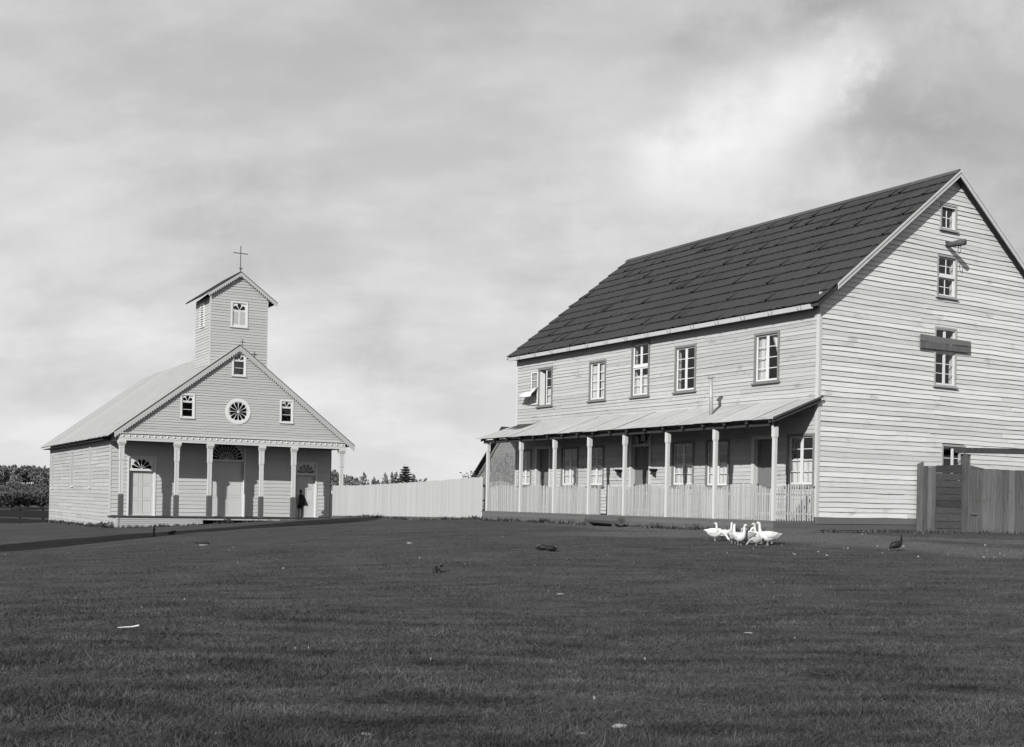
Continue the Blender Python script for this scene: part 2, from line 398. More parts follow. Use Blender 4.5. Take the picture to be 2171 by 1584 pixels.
_rs = np.random.RandomState(3)
_waves = [(_rs.uniform(0, 2 * np.pi), _rs.uniform(.35, 3.0), _rs.uniform(0, 6.3)) for _ in range(26)]
def zg_np(x, y, rough=True):
    x = np.asarray(x, float); y = np.asarray(y, float); sh = x.shape; q = np.stack([x.ravel(), y.ravel()], 1); out = np.empty(len(q))
    for s in range(0, len(q), 20000):
        c = q[s:s + 20000]; r = np.linalg.norm(c[:, None] - _P[None], axis=2)
        out[s:s + 20000] = _ker(r) @ _W[:_n] + _W[_n] + c @ _W[_n + 1:] / 100
    out = out.reshape(sh)
    if rough:
        dd = np.hypot(x, y); k = np.clip(1.4 - dd / 60, .12, 1.)
        b = np.zeros(sh)
        for a, f, p in _waves: b += np.sin((x * np.cos(a) + y * np.sin(a)) * f + p) * .0042 / np.sqrt(f)
        out = out + b * k
    return out
def zg(x, y): return float(zg_np(np.array([x]), np.array([y]))[0])

def ground_material():
    m = D.materials.new('turf'); m.use_nodes = True; t = m.node_tree; t.nodes.clear(); L = t.links.new
    out = N(t, 'ShaderNodeOutputMaterial'); b = N(t, 'ShaderNodeBsdfPrincipled'); L(b.outputs[0], out.inputs[0]); b.inputs['Roughness'].default_value = 1; b.inputs['Specular IOR Level'].default_value = .05
    g = N(t, 'ShaderNodeNewGeometry')
    def noise(sc, det=6, ro=.6, st=(1, 1, 1)):
        mp = N(t, 'ShaderNodeMapping'); mp.inputs[3].default_value = st; L(g.outputs['Position'], mp.inputs[0])
        n = N(t, 'ShaderNodeTexNoise'); n.inputs['Scale'].default_value = sc; n.inputs['Detail'].default_value = det; n.inputs['Roughness'].default_value = ro; L(mp.outputs[0], n.inputs[0]); return n.outputs[0]
    def mth(op, a, bb, cl=False):
        n = N(t, 'ShaderNodeMath', operation=op, use_clamp=cl)
        for i, q in enumerate((a, bb)):
            if isinstance(q, (int, float)): n.inputs[i].default_value = q
            else: L(q, n.inputs[i])
        return n.outputs[0]
    f = mth('ADD', mth('MULTIPLY', mth('SUBTRACT', noise(.16, 4), .5), .8), mth('MULTIPLY', mth('SUBTRACT', noise(1.3, 6, .65, (.6, 1.8, 1)), .5), 1.5))  # stretched noise: darker grass patches and tussock shade put into the colour
    f = mth('ADD', f, mth('MULTIPLY', mth('SUBTRACT', noise(14, 4, .7), .5), 2.0))
    f = mth('ADD', f, mth('MULTIPLY', mth('SUBTRACT', noise(60, 2, .7), .5), 1.2))
    v = mth('MULTIPLY', mth('MAXIMUM', mth('ADD', f, 1.), .15), .057)
    # trodden earth along the lodging house and church front
    sep = N(t, 'ShaderNodeSeparateXYZ'); L(g.outputs['Position'], sep.inputs[0])
    def strip(ox, oy, dx, dy, width):   # distance from a line
        d = mth('ABSOLUTE', mth('ADD', mth('MULTIPLY', mth('SUBTRACT', sep.outputs[0], ox), -dy), mth('MULTIPLY', mth('SUBTRACT', sep.outputs[1], oy), dx)), 0)
        mr = N(t, 'ShaderNodeMapRange', interpolation_type='SMOOTHSTEP'); L(mth('ADD', d, mth('MULTIPLY', mth('SUBTRACT', noise(.7), .5), 2.2)), mr.inputs[0])
        mr.inputs[1].default_value = width * .4; mr.inputs[2].default_value = width; mr.inputs[3].default_value = 1; mr.inputs[4].default_value = 0; return mr.outputs[0]
    s = mth('MAXIMUM', strip(7.2, 32.7, -.5207, .8537, 2.2), strip(7.2, 32.7, .92, -.2, 1.8))
    mx = N(t, 'ShaderNodeMix'); near = N(t, 'ShaderNodeMapRange', interpolation_type='SMOOTHSTEP'); L(sep.outputs[0], near.inputs[0]); near.inputs[1].default_value = -1.0; near.inputs[2].default_value = 3.5; near.inputs[3].default_value = 0; near.inputs[4].default_value = .8
    L(mth('MULTIPLY', s, near.outputs[0]), mx.inputs[0]); L(v, mx.inputs[2])
    ve = mth('MULTIPLY', mth('ADD', mth('MULTIPLY', mth('SUBTRACT', noise(9, 5, .7), .5), .7), 1.), .105); L(ve, mx.inputs[3])
    L(mx.outputs[0], b.inputs['Base Color'])
    bp = N(t, 'ShaderNodeBump'); bp.inputs['Strength'].default_value = .9; bp.inputs['Distance'].default_value = .035
    L(mth('ADD', noise(22, 4, .7), mth('MULTIPLY', noise(5, 4), .8)), bp.inputs['Height']); L(bp.outputs[0], b.inputs['Normal'])
    MATS['turf'] = m
ground_material()
def make_ground():
    def axis(lo, hi, c, h0, grow):
        a = [c]; h = h0
        while a[-1] < hi: a.append(a[-1] + h); h *= grow if abs(a[-1] - c) > 14 else 1.0
        b = [c]; h = h0
        while b[-1] > lo: b.append(b[-1] - h); h *= grow if abs(b[-1] - c) > 14 else 1.0
        return np.array(sorted(set(a + b)))
    xs = axis(-4200, 4200, 0, .22, 1.035); ys = axis(-900, 5200, 17, .26, 1.03)
    X, Y = np.meshgrid(xs, ys); Z = zg_np(X, Y)
    far = np.hypot(X, Y) > 1000; Z[far] = 3 + (np.hypot(X, Y)[far] - 1000) * .001
    v = np.stack([X.ravel(), Y.ravel(), Z.ravel()], 1); nx, ny = len(xs), len(ys)
    i = np.arange(nx - 1)[None] + np.arange(ny - 1)[:, None] * nx
    f = np.stack([i, i + 1, i + nx + 1, i + nx], -1).reshape(-1, 4)
    me = D.meshes.new('ground'); me.vertices.add(len(v)); me.vertices.foreach_set('co', v.ravel()); me.loops.add(f.size); me.loops.foreach_set('vertex_index', f.ravel().astype(np.int32))
    me.polygons.add(len(f)); me.polygons.foreach_set('loop_start', np.arange(0, f.size, 4, dtype=np.int32)); me.polygons.foreach_set('loop_total', np.full(len(f), 4, np.int32)); me.polygons.foreach_set('use_smooth', np.ones(len(f), bool))
    me.update(); me.materials.append(MATS['turf'])
    o = D.objects.new('ground', me); COL.objects.link(o); o['kind'] = 'structure'; o['label'] = 'dark cropped turf of the open yard'
make_ground()

def grass_mat():
    m = D.materials.new('grass_blade'); m.use_nodes = True; t = m.node_tree; b = t.nodes['Principled BSDF']; b.inputs['Roughness'].default_value = .85; b.inputs['Specular IOR Level'].default_value = .12
    g = N(t, 'ShaderNodeNewGeometry'); n = N(t, 'ShaderNodeTexNoise'); n.inputs['Scale'].default_value = 1.3; n.inputs['Detail'].default_value = 6; n.inputs['Roughness'].default_value = .65; mp = N(t, 'ShaderNodeMapping'); mp.inputs[3].default_value = (.6, 1.8, 1); t.links.new(g.outputs['Position'], mp.inputs[0]); t.links.new(mp.outputs[0], n.inputs[0])
    n2 = N(t, 'ShaderNodeTexWhiteNoise', noise_dimensions='1D'); t.links.new(g.outputs['Random Per Island'], n2.inputs['W'])
    a = N(t, 'ShaderNodeMath', operation='MULTIPLY_ADD'); t.links.new(n2.outputs[0], a.inputs[0]); a.inputs[1].default_value = .052; a.inputs[2].default_value = .020
    c = N(t, 'ShaderNodeMapRange'); t.links.new(n.outputs[0], c.inputs[0]); c.inputs[1].default_value = .30; c.inputs[2].default_value = .70; c.inputs[3].default_value = .15; c.inputs[4].default_value = 1.75  # wide tone range, blade colour also carries the shadow between tussocks
    d = N(t, 'ShaderNodeMath', operation='MULTIPLY'); t.links.new(a.outputs[0], d.inputs[0]); t.links.new(c.outputs[0], d.inputs[1])
    t.links.new(d.outputs[0], b.inputs['Base Color']); MATS['grass_blade'] = m
grass_mat()
def make_grass():
    rs = np.random.RandomState(11); n = 640000
    # sample depth so that screen density stays even, plus margin at the sides
    u = rs.rand(n); y = 5.0 / (1 - u * (1 - 5.0 / 46.)); x = (rs.rand(n) * 2 - 1) * (y * .50 + .6)
    # tussocks
    cl = np.sin(x * 1.7 + 3 * np.sin(y * .6)) * np.sin(y * 2.3 + 2 * np.sin(x * .8)) + .6 * np.sin(x * 5.1 + y) * np.sin(y * 6.3 - x * 2)
    keep = rs.rand(n) < np.clip(.62 + .30 * cl, .12, 1)
    x, y, cl = x[keep], y[keep], cl[keep]; n = len(x)
    z = zg_np(x, y); h = rs.gamma(2.2, .0062, n) * (1 + .45 * np.clip(cl, -.6, 1.4)) * np.clip(1.3 - y / 40, .45, 1.2) + .010
    wd = .0036 + .00052 * y
    a = rs.rand(n) * 2 * np.pi; ln = rs.rand(n) * 2.4 * h; la = rs.rand(n) * 2 * np.pi
    v = np.empty((n, 3, 3)); ca, sa = np.cos(a) * wd / 2, np.sin(a) * wd / 2
    v[:, 0] = np.stack([x - ca, y - sa, z - .004], 1); v[:, 1] = np.stack([x + ca, y + sa, z - .004], 1)
    v[:, 2] = np.stack([x + np.cos(la) * ln, y + np.sin(la) * ln, z + h], 1)
    me = D.meshes.new('grass'); me.vertices.add(3 * n); me.vertices.foreach_set('co', v.ravel()); me.loops.add(3 * n); me.loops.foreach_set('vertex_index', np.arange(3 * n, dtype=np.int32))
    me.polygons.add(n); me.polygons.foreach_set('loop_start', np.arange(0, 3 * n, 3, dtype=np.int32)); me.polygons.foreach_set('loop_total', np.full(n, 3, np.int32)); me.update(); me.materials.append(MATS['grass_blade'])
    o = D.objects.new('grass', me); COL.objects.link(o); o['kind'] = 'stuff'; tag(o, 'short dark grass growing over the whole foreground yard', 'grass')
make_grass()

# ------------------------------------------------------------------ the lodging house (local: y along the front to the left, x through the gable)
HZ = 1.152; HX, HY = 8.773, 34.0
HR = math.atan2(.5207, .8537)
house = thing('boarding_house', 'big white two-storey weatherboarded house with a dark shake roof and a fenced front porch', 'house', (HX, HY, HZ), HR)
HL, HW, HE = 16.6, 11.36, 6.07
def hw(x, y, z=0.):
    c, s = math.cos(HR), math.sin(HR); return (HX + x * c - y * s, HY + x * s + y * c, HZ + z)
RS, R0 = .777, 6.40        # roof pitch and height of its upper surface at the wall line
def build_house():
    TF = wallmap('-x', 0.); TG = wallmap('-y', 0.)
    wins = {  # y0,y1,z0,z1
        'a': (13.93, 14.98, 4.05, 5.56), 'b': (10.40, 11.46, 4.05, 5.52), 'c': (7.85, 8.88, 4.03, 5.93), 'd': (5.39, 6.48, 4.03, 5.57), 'e': (1.57, 2.66, 4.05, 5.58),
        'f': (15.36, 16.30, .92, 2.38), 'g': (12.07, 13.22, .90, 2.38), 'h': (10.42, 11.44, .90, 2.38), 'i': (5.40, 6.54, .90, 2.38), 'j': (3.70, 4.83, .88, 2.38), 'k': (.06, 1.17, .90, 2.43)}
    doors = {'p': (13.95, 15.06, -.1, 2.47), 'q': (7.66, 8.88, -.1, 2.86), 'r': (1.60, 2.68, -.1, 2.43)}
    ins = .045
    holes = [(v[0] + ins, v[1] - ins, v[2] + .0, v[3] - ins) for v in wins.values()] + [(v[0] + ins, v[1] - ins, v[2] - .1, v[3] - ins) for v in doors.values()]
    fw = wall_sheet('front_wall', TF, 0, HL, -.1, 6.40, holes, 'sheathing', house)
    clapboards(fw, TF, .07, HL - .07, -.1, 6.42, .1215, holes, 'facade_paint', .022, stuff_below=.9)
    gw = {'m': (5.10, 5.88, 9.02, 9.82), 'n': (5.00, 5.93, 6.92, 8.22), 'o': (4.94, 5.98, 4.14, 5.98), 's': (5.38, 6.50, .86, 2.33)}
    gh = [(v[0] + ins, v[1] - ins, v[2], v[3] - ins) for v in gw.values()]
    AP = HW / 2
    clip = [(0, R0 - .09, RS), (HW, R0 - .09, -RS)]
    ga = wall_sheet('gable_wall', TG, 0, HW, -.1, 11, gh, 'sheathing', house, clip)
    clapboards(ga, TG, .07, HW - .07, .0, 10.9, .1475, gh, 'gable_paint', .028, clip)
    # unseen sides, floors and partitions
    m = M(); m.add([(HW, 0, -.5), (HW, HL, -.5), (HW, HL, R0), (HW, 0, R0)], [(0, 1, 2, 3)]); obj('back_wall', m, 'facade_paint', house)
    m = M(); m.add([(0, HL, -.5), (HW, HL, -.5), (HW, HL, R0 - .1), (AP, HL, R0 + RS * AP - .1), (0, HL, R0 - .1)], [(0, 1, 2, 3, 4)]); obj('far_gable_wall', m, 'facade_paint', house)
    m = M(); m.box(.02, HW - .02, .02, HL - .02, -.08, -.02); m.box(.02, HW - .02, .02, HL - .02, 3.1, 3.2); m.box(.02, HW - .02, .02, HL - .02, 6.3, 6.36); m.box(4.0, 4.1, .02, HL - .02, 0, 6.3); m.box(.02, 4, 3.2, 3.26, 0, 6.3); m.box(.02, 4, 9.6, 9.66, 0, 6.3)
    obj('inner_floors', m, 'interior_wood', house)
    for nm, b in (('corner_board', M().box(-.035, .075, -.035, .0, 0, 6.5).box(-.035, 0, 0, .085, 0, 6.4)), ('corner_board', M().box(-.03, 0, HL - .08, HL, -.1, 6.4)), ('corner_board', M().box(HW - .08, HW, -.035, 0, -.1, 6.4))):
        obj(nm, b, 'corner_paint', house)
    # windows of the front
    def win(k, **kw):
        v = wins[k]; return window(house, TF, v[0], v[1], v[2], v[3], **kw)
    wo, q = win('a', rows=4, left_open=True, label='upstairs window with one leaf thrown wide open')
    sash_leaf(TF, wo, 14.93, 15.42, 4.14, 5.44, 1, 4, .075)
    m = M(); m.hexa([TF(14.87, -.02, 4.11), TF(14.89, -.02, 4.11), TF(14.80, -.18, 4.11), TF(14.78, -.18, 4.11), TF(14.87, -.02, 5.46), TF(14.89, -.02, 5.46), TF(14.80, -.18, 5.46), TF(14.78, -.18, 5.46)]); obj('inner_shutter', m, 'corner_paint', wo)
    curtain(TF, q[0] + .03, (q[0] + q[1]) / 2 - .02, q[2] + .05, q[2] + .62, -.09, wo)
    wo, q = win('b', rows=4, label='upstairs window fully hung with pale curtains'); curtain(TF, q[0], q[0] + .40, q[2], q[3] - .06, -.10, wo); curtain(TF, q[0] + .44, q[1], q[2], q[3] - .1, -.10, wo, gather=.0)
    wo, q = win('c', split=(.56, 3, 2), label='tall upstairs window with an upper light and low curtains'); curtain(TF, q[0], q[1], q[2], q[2] + .70, -.09, wo)
    win('d', rows=4, label='upstairs window with bare dark panes')
    wo, q = win('e', rows=4, label='upstairs window with curtains looped aside'); curtain(TF, q[0] + .02, q[0] + .40, q[2] + .5, q[3] - .05, -.12, wo, gather=.85); curtain(TF, q[1] - .42, q[1] - .02, q[2], q[3] - .05, -.12, wo, gather=.35, tilt=-1)
    for k, h in (('f', .62), ('g', .70), ('h', .72), ('i', .70), ('j', .72), ('k', .74)):
        wo, q = win(k, rows=4); md = (q[0] + q[1]) / 2
        curtain(TF, q[0] + .01, md - .02, q[2] + .02, q[2] + h, -.08, wo, gather=.0); curtain(TF, md + .02, q[1] - .01, q[2] + .02, q[2] + h + rnd.uniform(-.03, .03), -.08, wo, gather=.12 if k == 'k' else 0)
    # doors
    def door(a0, a1, z1, open_leaf, transom=None, double=False, trim='column_paint'):
        c = M(); wd = .11; c.tbox(TF, a0, a0 + wd, 0, .05, -.1, z1); c.tbox(TF, a1 - wd, a1, 0, .05, -.1, z1); c.tbox(TF, a0 + wd, a1 - wd, 0, .055, z1 - wd, z1)
        lining(c, TF, a0 + wd, a1 - wd, -.09, z1 - wd, .22)
        do = obj('door', c, trim, house); t0 = z1 - wd
        if transom:
            m = M(); m.tbox(TF, a0 + wd, a1 - wd, -.12, .0, transom - .05, transom + .03); obj('transom_bar', m, trim, do); t0 = transom - .05
            # leaded light of pale panes around a clear middle
            x0, x1, y0, y1 = a0 + wd, a1 - wd, transom + .03, z1 - wd; s = (x1 - x0)
            b = M()
            for fx in (.12, .24, .38, .62, .76, .88): b.tbox(TF, x0 + s * fx - .008, x0 + s * fx + .008, -.09, -.07, y0, y1)
            b.tbox(TF, x0, x1, -.088, -.072, y0 + .10, y0 + .115); obj('glazing_bars', b, trim, do)
            for (f0, f1, g0, g1) in ((.02, .11, .0, .3), (.13, .23, .0, .26), (.39, .61, .12, .34), (.77, .87, .0, .26), (.89, .98, .0, .3)):
                g = M().add([TF(x0 + s * f0, -.08, y0 + g0), TF(x0 + s * f1, -.08, y0 + g0), TF(x0 + s * f1, -.08, y0 + g1), TF(x0 + s * f0, -.08, y0 + g1)], [(0, 1, 2, 3)]); obj('frosted_pane', g, 'white_paint', do)
            g = M().add([TF(x0, -.10, y0), TF(x1, -.10, y0), TF(x1, -.10, y1), TF(x0, -.10, y1)], [(0, 1, 2, 3)]); obj('pane', g, 'window_glass', do)
        def leaf(p, q):
            m = M(); m.tbox(TF, p, q, -.17, -.14, -.08, t0 - .004)
            fw_ = .08
            for (u0, u1) in ((p, p + fw_), (q - fw_, q)): m.tbox(TF, u0, u1, -.139, -.125, -.08, t0 - .005)
            for (w0, w1) in ((-.08, .08), (.85, .97), (1.5, 1.6), (t0 - .11, t0 - .006)): m.tbox(TF, p + fw_, q - fw_, -.139, -.125, w0, w1)
            l = obj('door_leaf', m, 'door_grey', do); k = M().tube(TF(q - .06, -.12, .95), TF(q - .06, -.06, .95), .02, .028); k.v = list(k.v); obj('door_knob', k, 'iron', do); return l
        if double: md = (a0 + a1) / 2; leaf(a0 + wd + .005, md - .004); leaf(md + .004, a1 - wd - .005)
        else: leaf(a0 + wd + .005, a1 - wd - .005)
        return do
    door(13.95, 15.06, 2.47, 0); door(7.66, 8.88, 2.86, 0, transom=2.33, double=True); door(1.60, 2.68, 2.43, 0)
    # bell brackets beside the middle door
    for yb in (7.38, 9.35):
        m = M().tbox(TF, yb, yb + .03, .02, .05, 1.2, 1.48); m.prism([(.04, 1.46), (.30, 1.46), (.30, 1.43), (.07, 1.22), (.04, 1.22)], lambda a, z: TF(yb, a, z), lambda a, z: TF(yb + .03, a, z)); m.tbox(TF, yb - .1, yb + .13, .05, .3, 1.462, 1.49)
        obj('bracket_shelf', m, 'dark_wood', house)
    # gable windows
    def gwin(k, **kw):
        v = gw[k]; return window(house, TG, v[0], v[1], v[2], v[3], trim='gable_trim', wd=.06, **kw)
    gwin('m', rows=2, kind='hung', label='small attic window under the ridge'); gwin('n', kind='hung', split=(.5, 2, 2), label='loft sash window below the hoist beam')
    wo, q = gwin('o', split=(.60, 3, 1), label='second-floor gable window crossed by nailed boards'); gwin('s', rows=4, label='ground-floor gable window behind the yard gate')
    # two boards nailed across the window
    for i, (z0, z1, dz, cut) in enumerate(((5.43, 5.62, -.0, .0), (5.23, 5.425, -.005, .05))):
        m = M(); m.prism([(4.20, z0 + .0), (6.56, z0 + .035 + dz), (6.56, z1 + .0), (5.6, z1 + .01), (4.20, z1 + .035)], lambda a, z: TG(a, .08, z), lambda a, z: TG(a, .115, z)); obj('nailed_board', m, 'raw_board', house)
    # plinth
    for z0, z1, t in ((-.195, -.003, -.02), (-.375, -.21, .0), (-.60, -.395, .02)):
        m = M(); m.tbox(TG, 0, HW, -.02, .03 - t * .5 + .0, z0, z1); obj('plinth_plank', m, 'plinth_wood', house)
    # ---- roof
    ax, az = HW / 2, R0 + RS * HW / 2
    y0, y1, e = -.27, HL + .32, -.34
    m = M(); t = .10
    for s in (0, 1):
        X = (lambda x: x) if s == 0 else (lambda x: HW - x)
        m.hexa([(X(e), y0 + .02, R0 + RS * e - t), (X(ax), y0 + .02, az - t), (X(ax), y1 - .02, az - t), (X(e), y1 - .02, R0 + RS * e - t), (X(e), y0 + .02, R0 + RS * e - .03), (X(ax), y0 + .02, az - .03), (X(ax), y1 - .02, az - .03), (X(e), y1 - .02, R0 + RS * e - .03)])
    roof = obj('roof', m, 'roof_deck', house)
    ln = math.hypot(ax - e, RS * (ax - e)); th = math.atan(RS); nc = 12; ex = ln / nc; variants = []
    for k in range(8):
        b = M(); w2 = rnd.uniform(.0465, .048); L_ = ex + .10
        b.hexa([(0, -w2, 0), (L_, -w2, 0), (L_, w2, 0), (0, w2, 0), (0 + rnd.uniform(-.015, .02), -w2, .030), (L_, -w2, .008), (L_, w2, .008), (rnd.uniform(-.015, .02), w2, .030)]); variants.append(b.mesh('roof_shingle', 'roof_shake'))
    items = []
    wdt = .092; nr = int((y1 - y0) / wdt)
    for c in range(nc):
        for r_ in range(nr):
            s = c * ex - .02; yy = y0 + wdt * (r_ + .5) + rnd.uniform(-.006, .006)
            bad = rnd.random() * (.8 if math.sin(yy * 2.3 + c * 2.1) > .1 else 2.2)
            lift = rnd.uniform(.026, .036); tip = .040 if bad > .05 else rnd.uniform(.06, .13); yaw = rnd.uniform(-.006, .006) if bad > .05 else rnd.uniform(-.02, .10)
            items.append((yy, s + (rnd.uniform(-.03, .015)), tip, yaw, rnd.choice(variants), rnd.uniform(-.03, .03) if bad > .05 else rnd.uniform(-.07, .07)))
    items.sort(key=lambda q: q[0] + q[1] * .2)
    rest = M()
    for i, (yy, s, tip, yaw, me, rollx) in enumerate(items):
        x = e + s * math.cos(th); z = R0 + RS * e + s * math.sin(th)
        mt = Matrix.Translation((x, yy, z + .016)) @ Matrix.Rotation(-th, 4, 'Y') @ Matrix.Rotation(yaw, 4, 'Z') @ Matrix.Rotation(rollx, 4, 'X') @ Matrix.Rotation(tip, 4, 'Y') if False else Matrix.Translation((x, yy, z)) @ Matrix.Rotation(-th, 4, 'Y') @ Matrix.Translation((0, 0, .012 + math.sin(tip) * (ex + .08))) @ Matrix.Rotation(yaw, 4, 'Z') @ Matrix.Rotation(tip, 4, 'Y') @ Matrix.Rotation(rollx, 4, 'X')
        if i < 300:
            o = obj('shingle', me, None, roof); o.matrix_local = mt
        else:
            rest.add([mt @ v.co for v in me.vertices], [tuple(p.vertices) for p in me.polygons])
    o = obj('far_shingles', rest, 'roof_shake', roof); o['kind'] = 'stuff'
    m = M(); m.hexa([(HW - e + .03, y0, R0 + RS * e), (ax, y0, az + .02), (ax, y1, az + .02), (HW - e + .03, y1, R0 + RS * e), (HW - e + .03, y0, R0 + RS * e + .03), (ax, y0, az + .05), (ax, y1, az + .05), (HW - e + .03, y1, R0 + RS * e + .03)]); obj('rear_roof_slope', m, 'roof_shake', roof)
    n = 9; stp = (y1 - y0) / n
    for i in range(n):
        a, b = y0 + i * stp, y0 + (i + 1) * stp - .03
        m = M(); m.hexa([(ax - .13, a, az - .04), (ax, a, az + .075), (ax, b, az + .075), (ax - .13, b, az - .04), (ax - .13, a, az - .01), (ax, a, az + .10), (ax, b, az + .10), (ax - .13, b, az - .01)])
        m.hexa([(ax + .13, a, az - .04), (ax, a, az + .075), (ax, b, az + .075), (ax + .13, b, az - .04), (ax + .13, a, az - .01), (ax, a, az + .10), (ax, b, az + .10), (ax + .13, b, az - .01)])
        obj('ridge_board', m, 'ridge_wood', roof)
    # barge boards at the near gable
    for s, lo in ((0, .42), (1, e)):
        X = (lambda x: x) if s == 0 else (lambda x: HW - x); f = lambda x, d: (X(x), R0 + RS * x + d)
        a, b = f(lo, 0), f(ax, 0); m = M()
        m.hexa([(a[0], y0 - .03, a[1] - .15), (b[0], y0 - .03, b[1] - .15), (b[0], y0, b[1] - .15), (a[0], y0, a[1] - .15), (a[0], y0 - .03, a[1] + .02), (b[0], y0 - .03, b[1] + .02), (b[0], y0, b[1] + .02), (a[0], y0, a[1] + .02)])
        m.hexa([(a[0], y0 - .055, a[1] - .02), (b[0], y0 - .055, b[1] - .02), (b[0], y0 - .031, b[1] - .02), (a[0], y0 - .031, a[1] - .02), (a[0], y0 - .055, a[1] + .05), (b[0], y0 - .055, b[1] + .05), (b[0], y0 - .031, b[1] + .05), (a[0], y0 - .031, a[1] + .05)])
        obj('barge_board', m, 'corner_paint', house)
    m = M(); m.hexa([(e, y0 - .02, R0 + RS * e - .12), (.415, y0 - .02, R0 + RS * .415 - .15), (.415, y0, R0 + RS * .415 - .15), (e, y0, R0 + RS * e - .12), (e, y0 - .02, R0 + RS * e - .02), (.415, y0 - .02, R0 + RS * .415 - .02), (.415, y0, R0 + RS * .415 - .02), (e, y0, R0 + RS * e - .02)]); obj('barge_board', m, 'dark_wood', house)
    # eaves soffit and gutter
    m = M(); m.box(-.30, 0, .02, HL, 6.02, 6.06); obj('eaves_soffit', m, 'dark_wood', house)
    g = M(); gz0, gz1 = 5.985, 6.105
    sec = [(-.36, gz0), (-.31, gz0), (-.30, gz1), (-.312, gz1), (-.322, gz0 + .012), (-.352, gz0 + .012), (-.408, gz1), (-.42, gz1)]
    g.prism(sec, lambda a, z: (a, -.02, z), lambda a, z: (a, HL + .12, z - .0)); gut = obj('gutter', g, 'white_paint', house)
    for i in range(14):
        y = .45 + i * 1.19; h = M(); pts = [(-.29, y, 6.17), (-.36, y + .02, 6.15), (-.424, y + .05, 6.13), (-.432, y + .03, 6.05), (-.40, y + .0, 5.985), (-.36, y - .05, 5.972), (-.40, y - .10, 6.0), (-.428, y - .12, 6.08), (-.40, y - .13, 6.14)]
        h.loft(pts, [.006] * len(pts), 5); obj('gutter_hook', h, 'iron', gut)
    # hoist beam with ring
    m = M(); b0 = Vector((5.43, .0, 8.54)); b1 = Vector((5.44, -.68, 8.53))
    m.loft([b0, b0.lerp(b1, .45), b1.lerp(b0, .3), b1], [.075, .088, .105, .098], 10); m.box(5.36, 5.52, -.04, -.005, 8.62, 8.66)
    hb = obj('hoist_beam', m, 'log_wood', house, True)
    r_ = M(); pts = [(5.45 + .01 * math.cos(t), -.48 + .055 * math.sin(t), 8.33 + .13 * math.cos(t)) for t in [i * math.pi / 8 for i in range(17)]]; r_.loft(pts, [.012] * 17, 5); obj('hoist_ring', r_, 'iron', hb)
    # ---- porch
    PD = 1.6; m = M(); m.box(-PD - .06, -.002, .0, 16.45, -.17, -.12)
    obj('porch_floor', m, 'plinth_wood', house)
    for z0, z1 in ((-.315, -.172), (-.46, -.32), (-.62, -.465)):
        m = M(); m.box(-PD - .05, -PD - .02, .0, 16.4, z0, z1); obj('plinth_plank', m, 'plinth_wood', house)
        m = M(); m.box(-PD - .018, -.0, -.032, -.004, z0, z1); obj('plinth_plank', m, 'plinth_wood', house)
        m = M(); m.box(-PD - .018, -.0, 16.37, 16.4, z0, z1); obj('plinth_plank', m, 'plinth_wood', house)
    posts = [-.02 + .08, 2.56, 4.82, 7.06, 9.10, 11.29, 13.60, 16.10]
    for y in posts:
        m = M(); x = -PD
        m.box(x - .052, x + .052, y - .052, y + .052, -.118, 2.20)
        m.hexa([(x - .052, y - .052, 2.20), (x + .052, y - .052, 2.20), (x + .052, y + .052, 2.20), (x - .052, y + .052, 2.20), (x - .068, y - .068, 2.26), (x + .068, y - .068, 2.26), (x + .068, y + .068, 2.26), (x - .068, y + .068, 2.26)])
        m.hexa([(x - .068, y - .068, 2.26), (x + .068, y - .068, 2.26), (x + .068, y + .068, 2.26), (x - .068, y + .068, 2.26), (x - .068, y - .068, 2.52), (x + .068, y - .068, 2.52), (x + .068, y + .068, 2.58), (x - .068, y + .068, 2.58)])
        obj('porch_post', m, 'column_paint', house)
    ZB, ZT, XF = 2.725, 3.43, -1.86
    m = M(); m.box(-PD - .07, -PD + .07, -.02, 16.35, 2.56, 2.69); obj('porch_beam', m, 'dark_wood', house)  # beam coloured dark for the shade under the porch roof
    sl = (ZT - ZB) / (-XF)
    for i in range(18):
        y = .04 + i * .955; m = M(); f = lambda x: ZB + (x - XF) * sl
        m.hexa([(XF + .04, y, f(XF + .04) - .11), (-.0, y, ZT - .13), (-.0, y + .06, ZT - .13), (XF + .04, y + .06, f(XF + .04) - .11), (XF + .04, y, f(XF + .04) - .035), (0, y, ZT - .035), (0, y + .06, ZT - .035), (XF + .04, y + .06, f(XF + .04) - .035)]); obj('rafter', m, 'dark_wood', house)
    pr = M(); pr.hexa([(XF + .06, .0, ZB - .03 + .02), (-.0, .0, ZT - .032), (0, 16.4, ZT - .032), (XF + .06, 16.4, ZB - .01), (XF + .06, 0, ZB + .0), (0, 0, ZT - .02), (0, 16.4, ZT - .02), (XF + .06, 16.4, ZB + .0)])
    pr = obj('porch_roof', pr, 'roof_deck', house)
    nsh = 20; W_ = 16.75 / nsh
    for i in range(nsh):
        ya = -.10 + i * W_; yb = ya + W_ + .05; ncol = 44; m = M(); dz = (i % 2) * .012; dx = rnd.uniform(-.03, .02); sag = .02 * math.sin(i * .7)
        for c in range(ncol + 1):
            y = ya + (yb - ya) * c / ncol
            for k in range(4):
                x = XF + dx + (-.0 - XF - dx) * k / 3; z = ZB + (x - XF) * sl + .012 + dz + .009 * math.sin(y * 2 * math.pi / .078) + sag * (1 - k / 3) * math.sin(math.pi * k / 3) - (.015 * (i > 14) * (i - 14) * (k / 3))
                m.v.append((x, y, z))
        for c in range(ncol):
            for k in range(3): q = c * 4 + k; m.f.append((q, q + 4, q + 5, q + 1))
        obj('corrugated_sheet', m, 'zinc_sheet', pr, True)
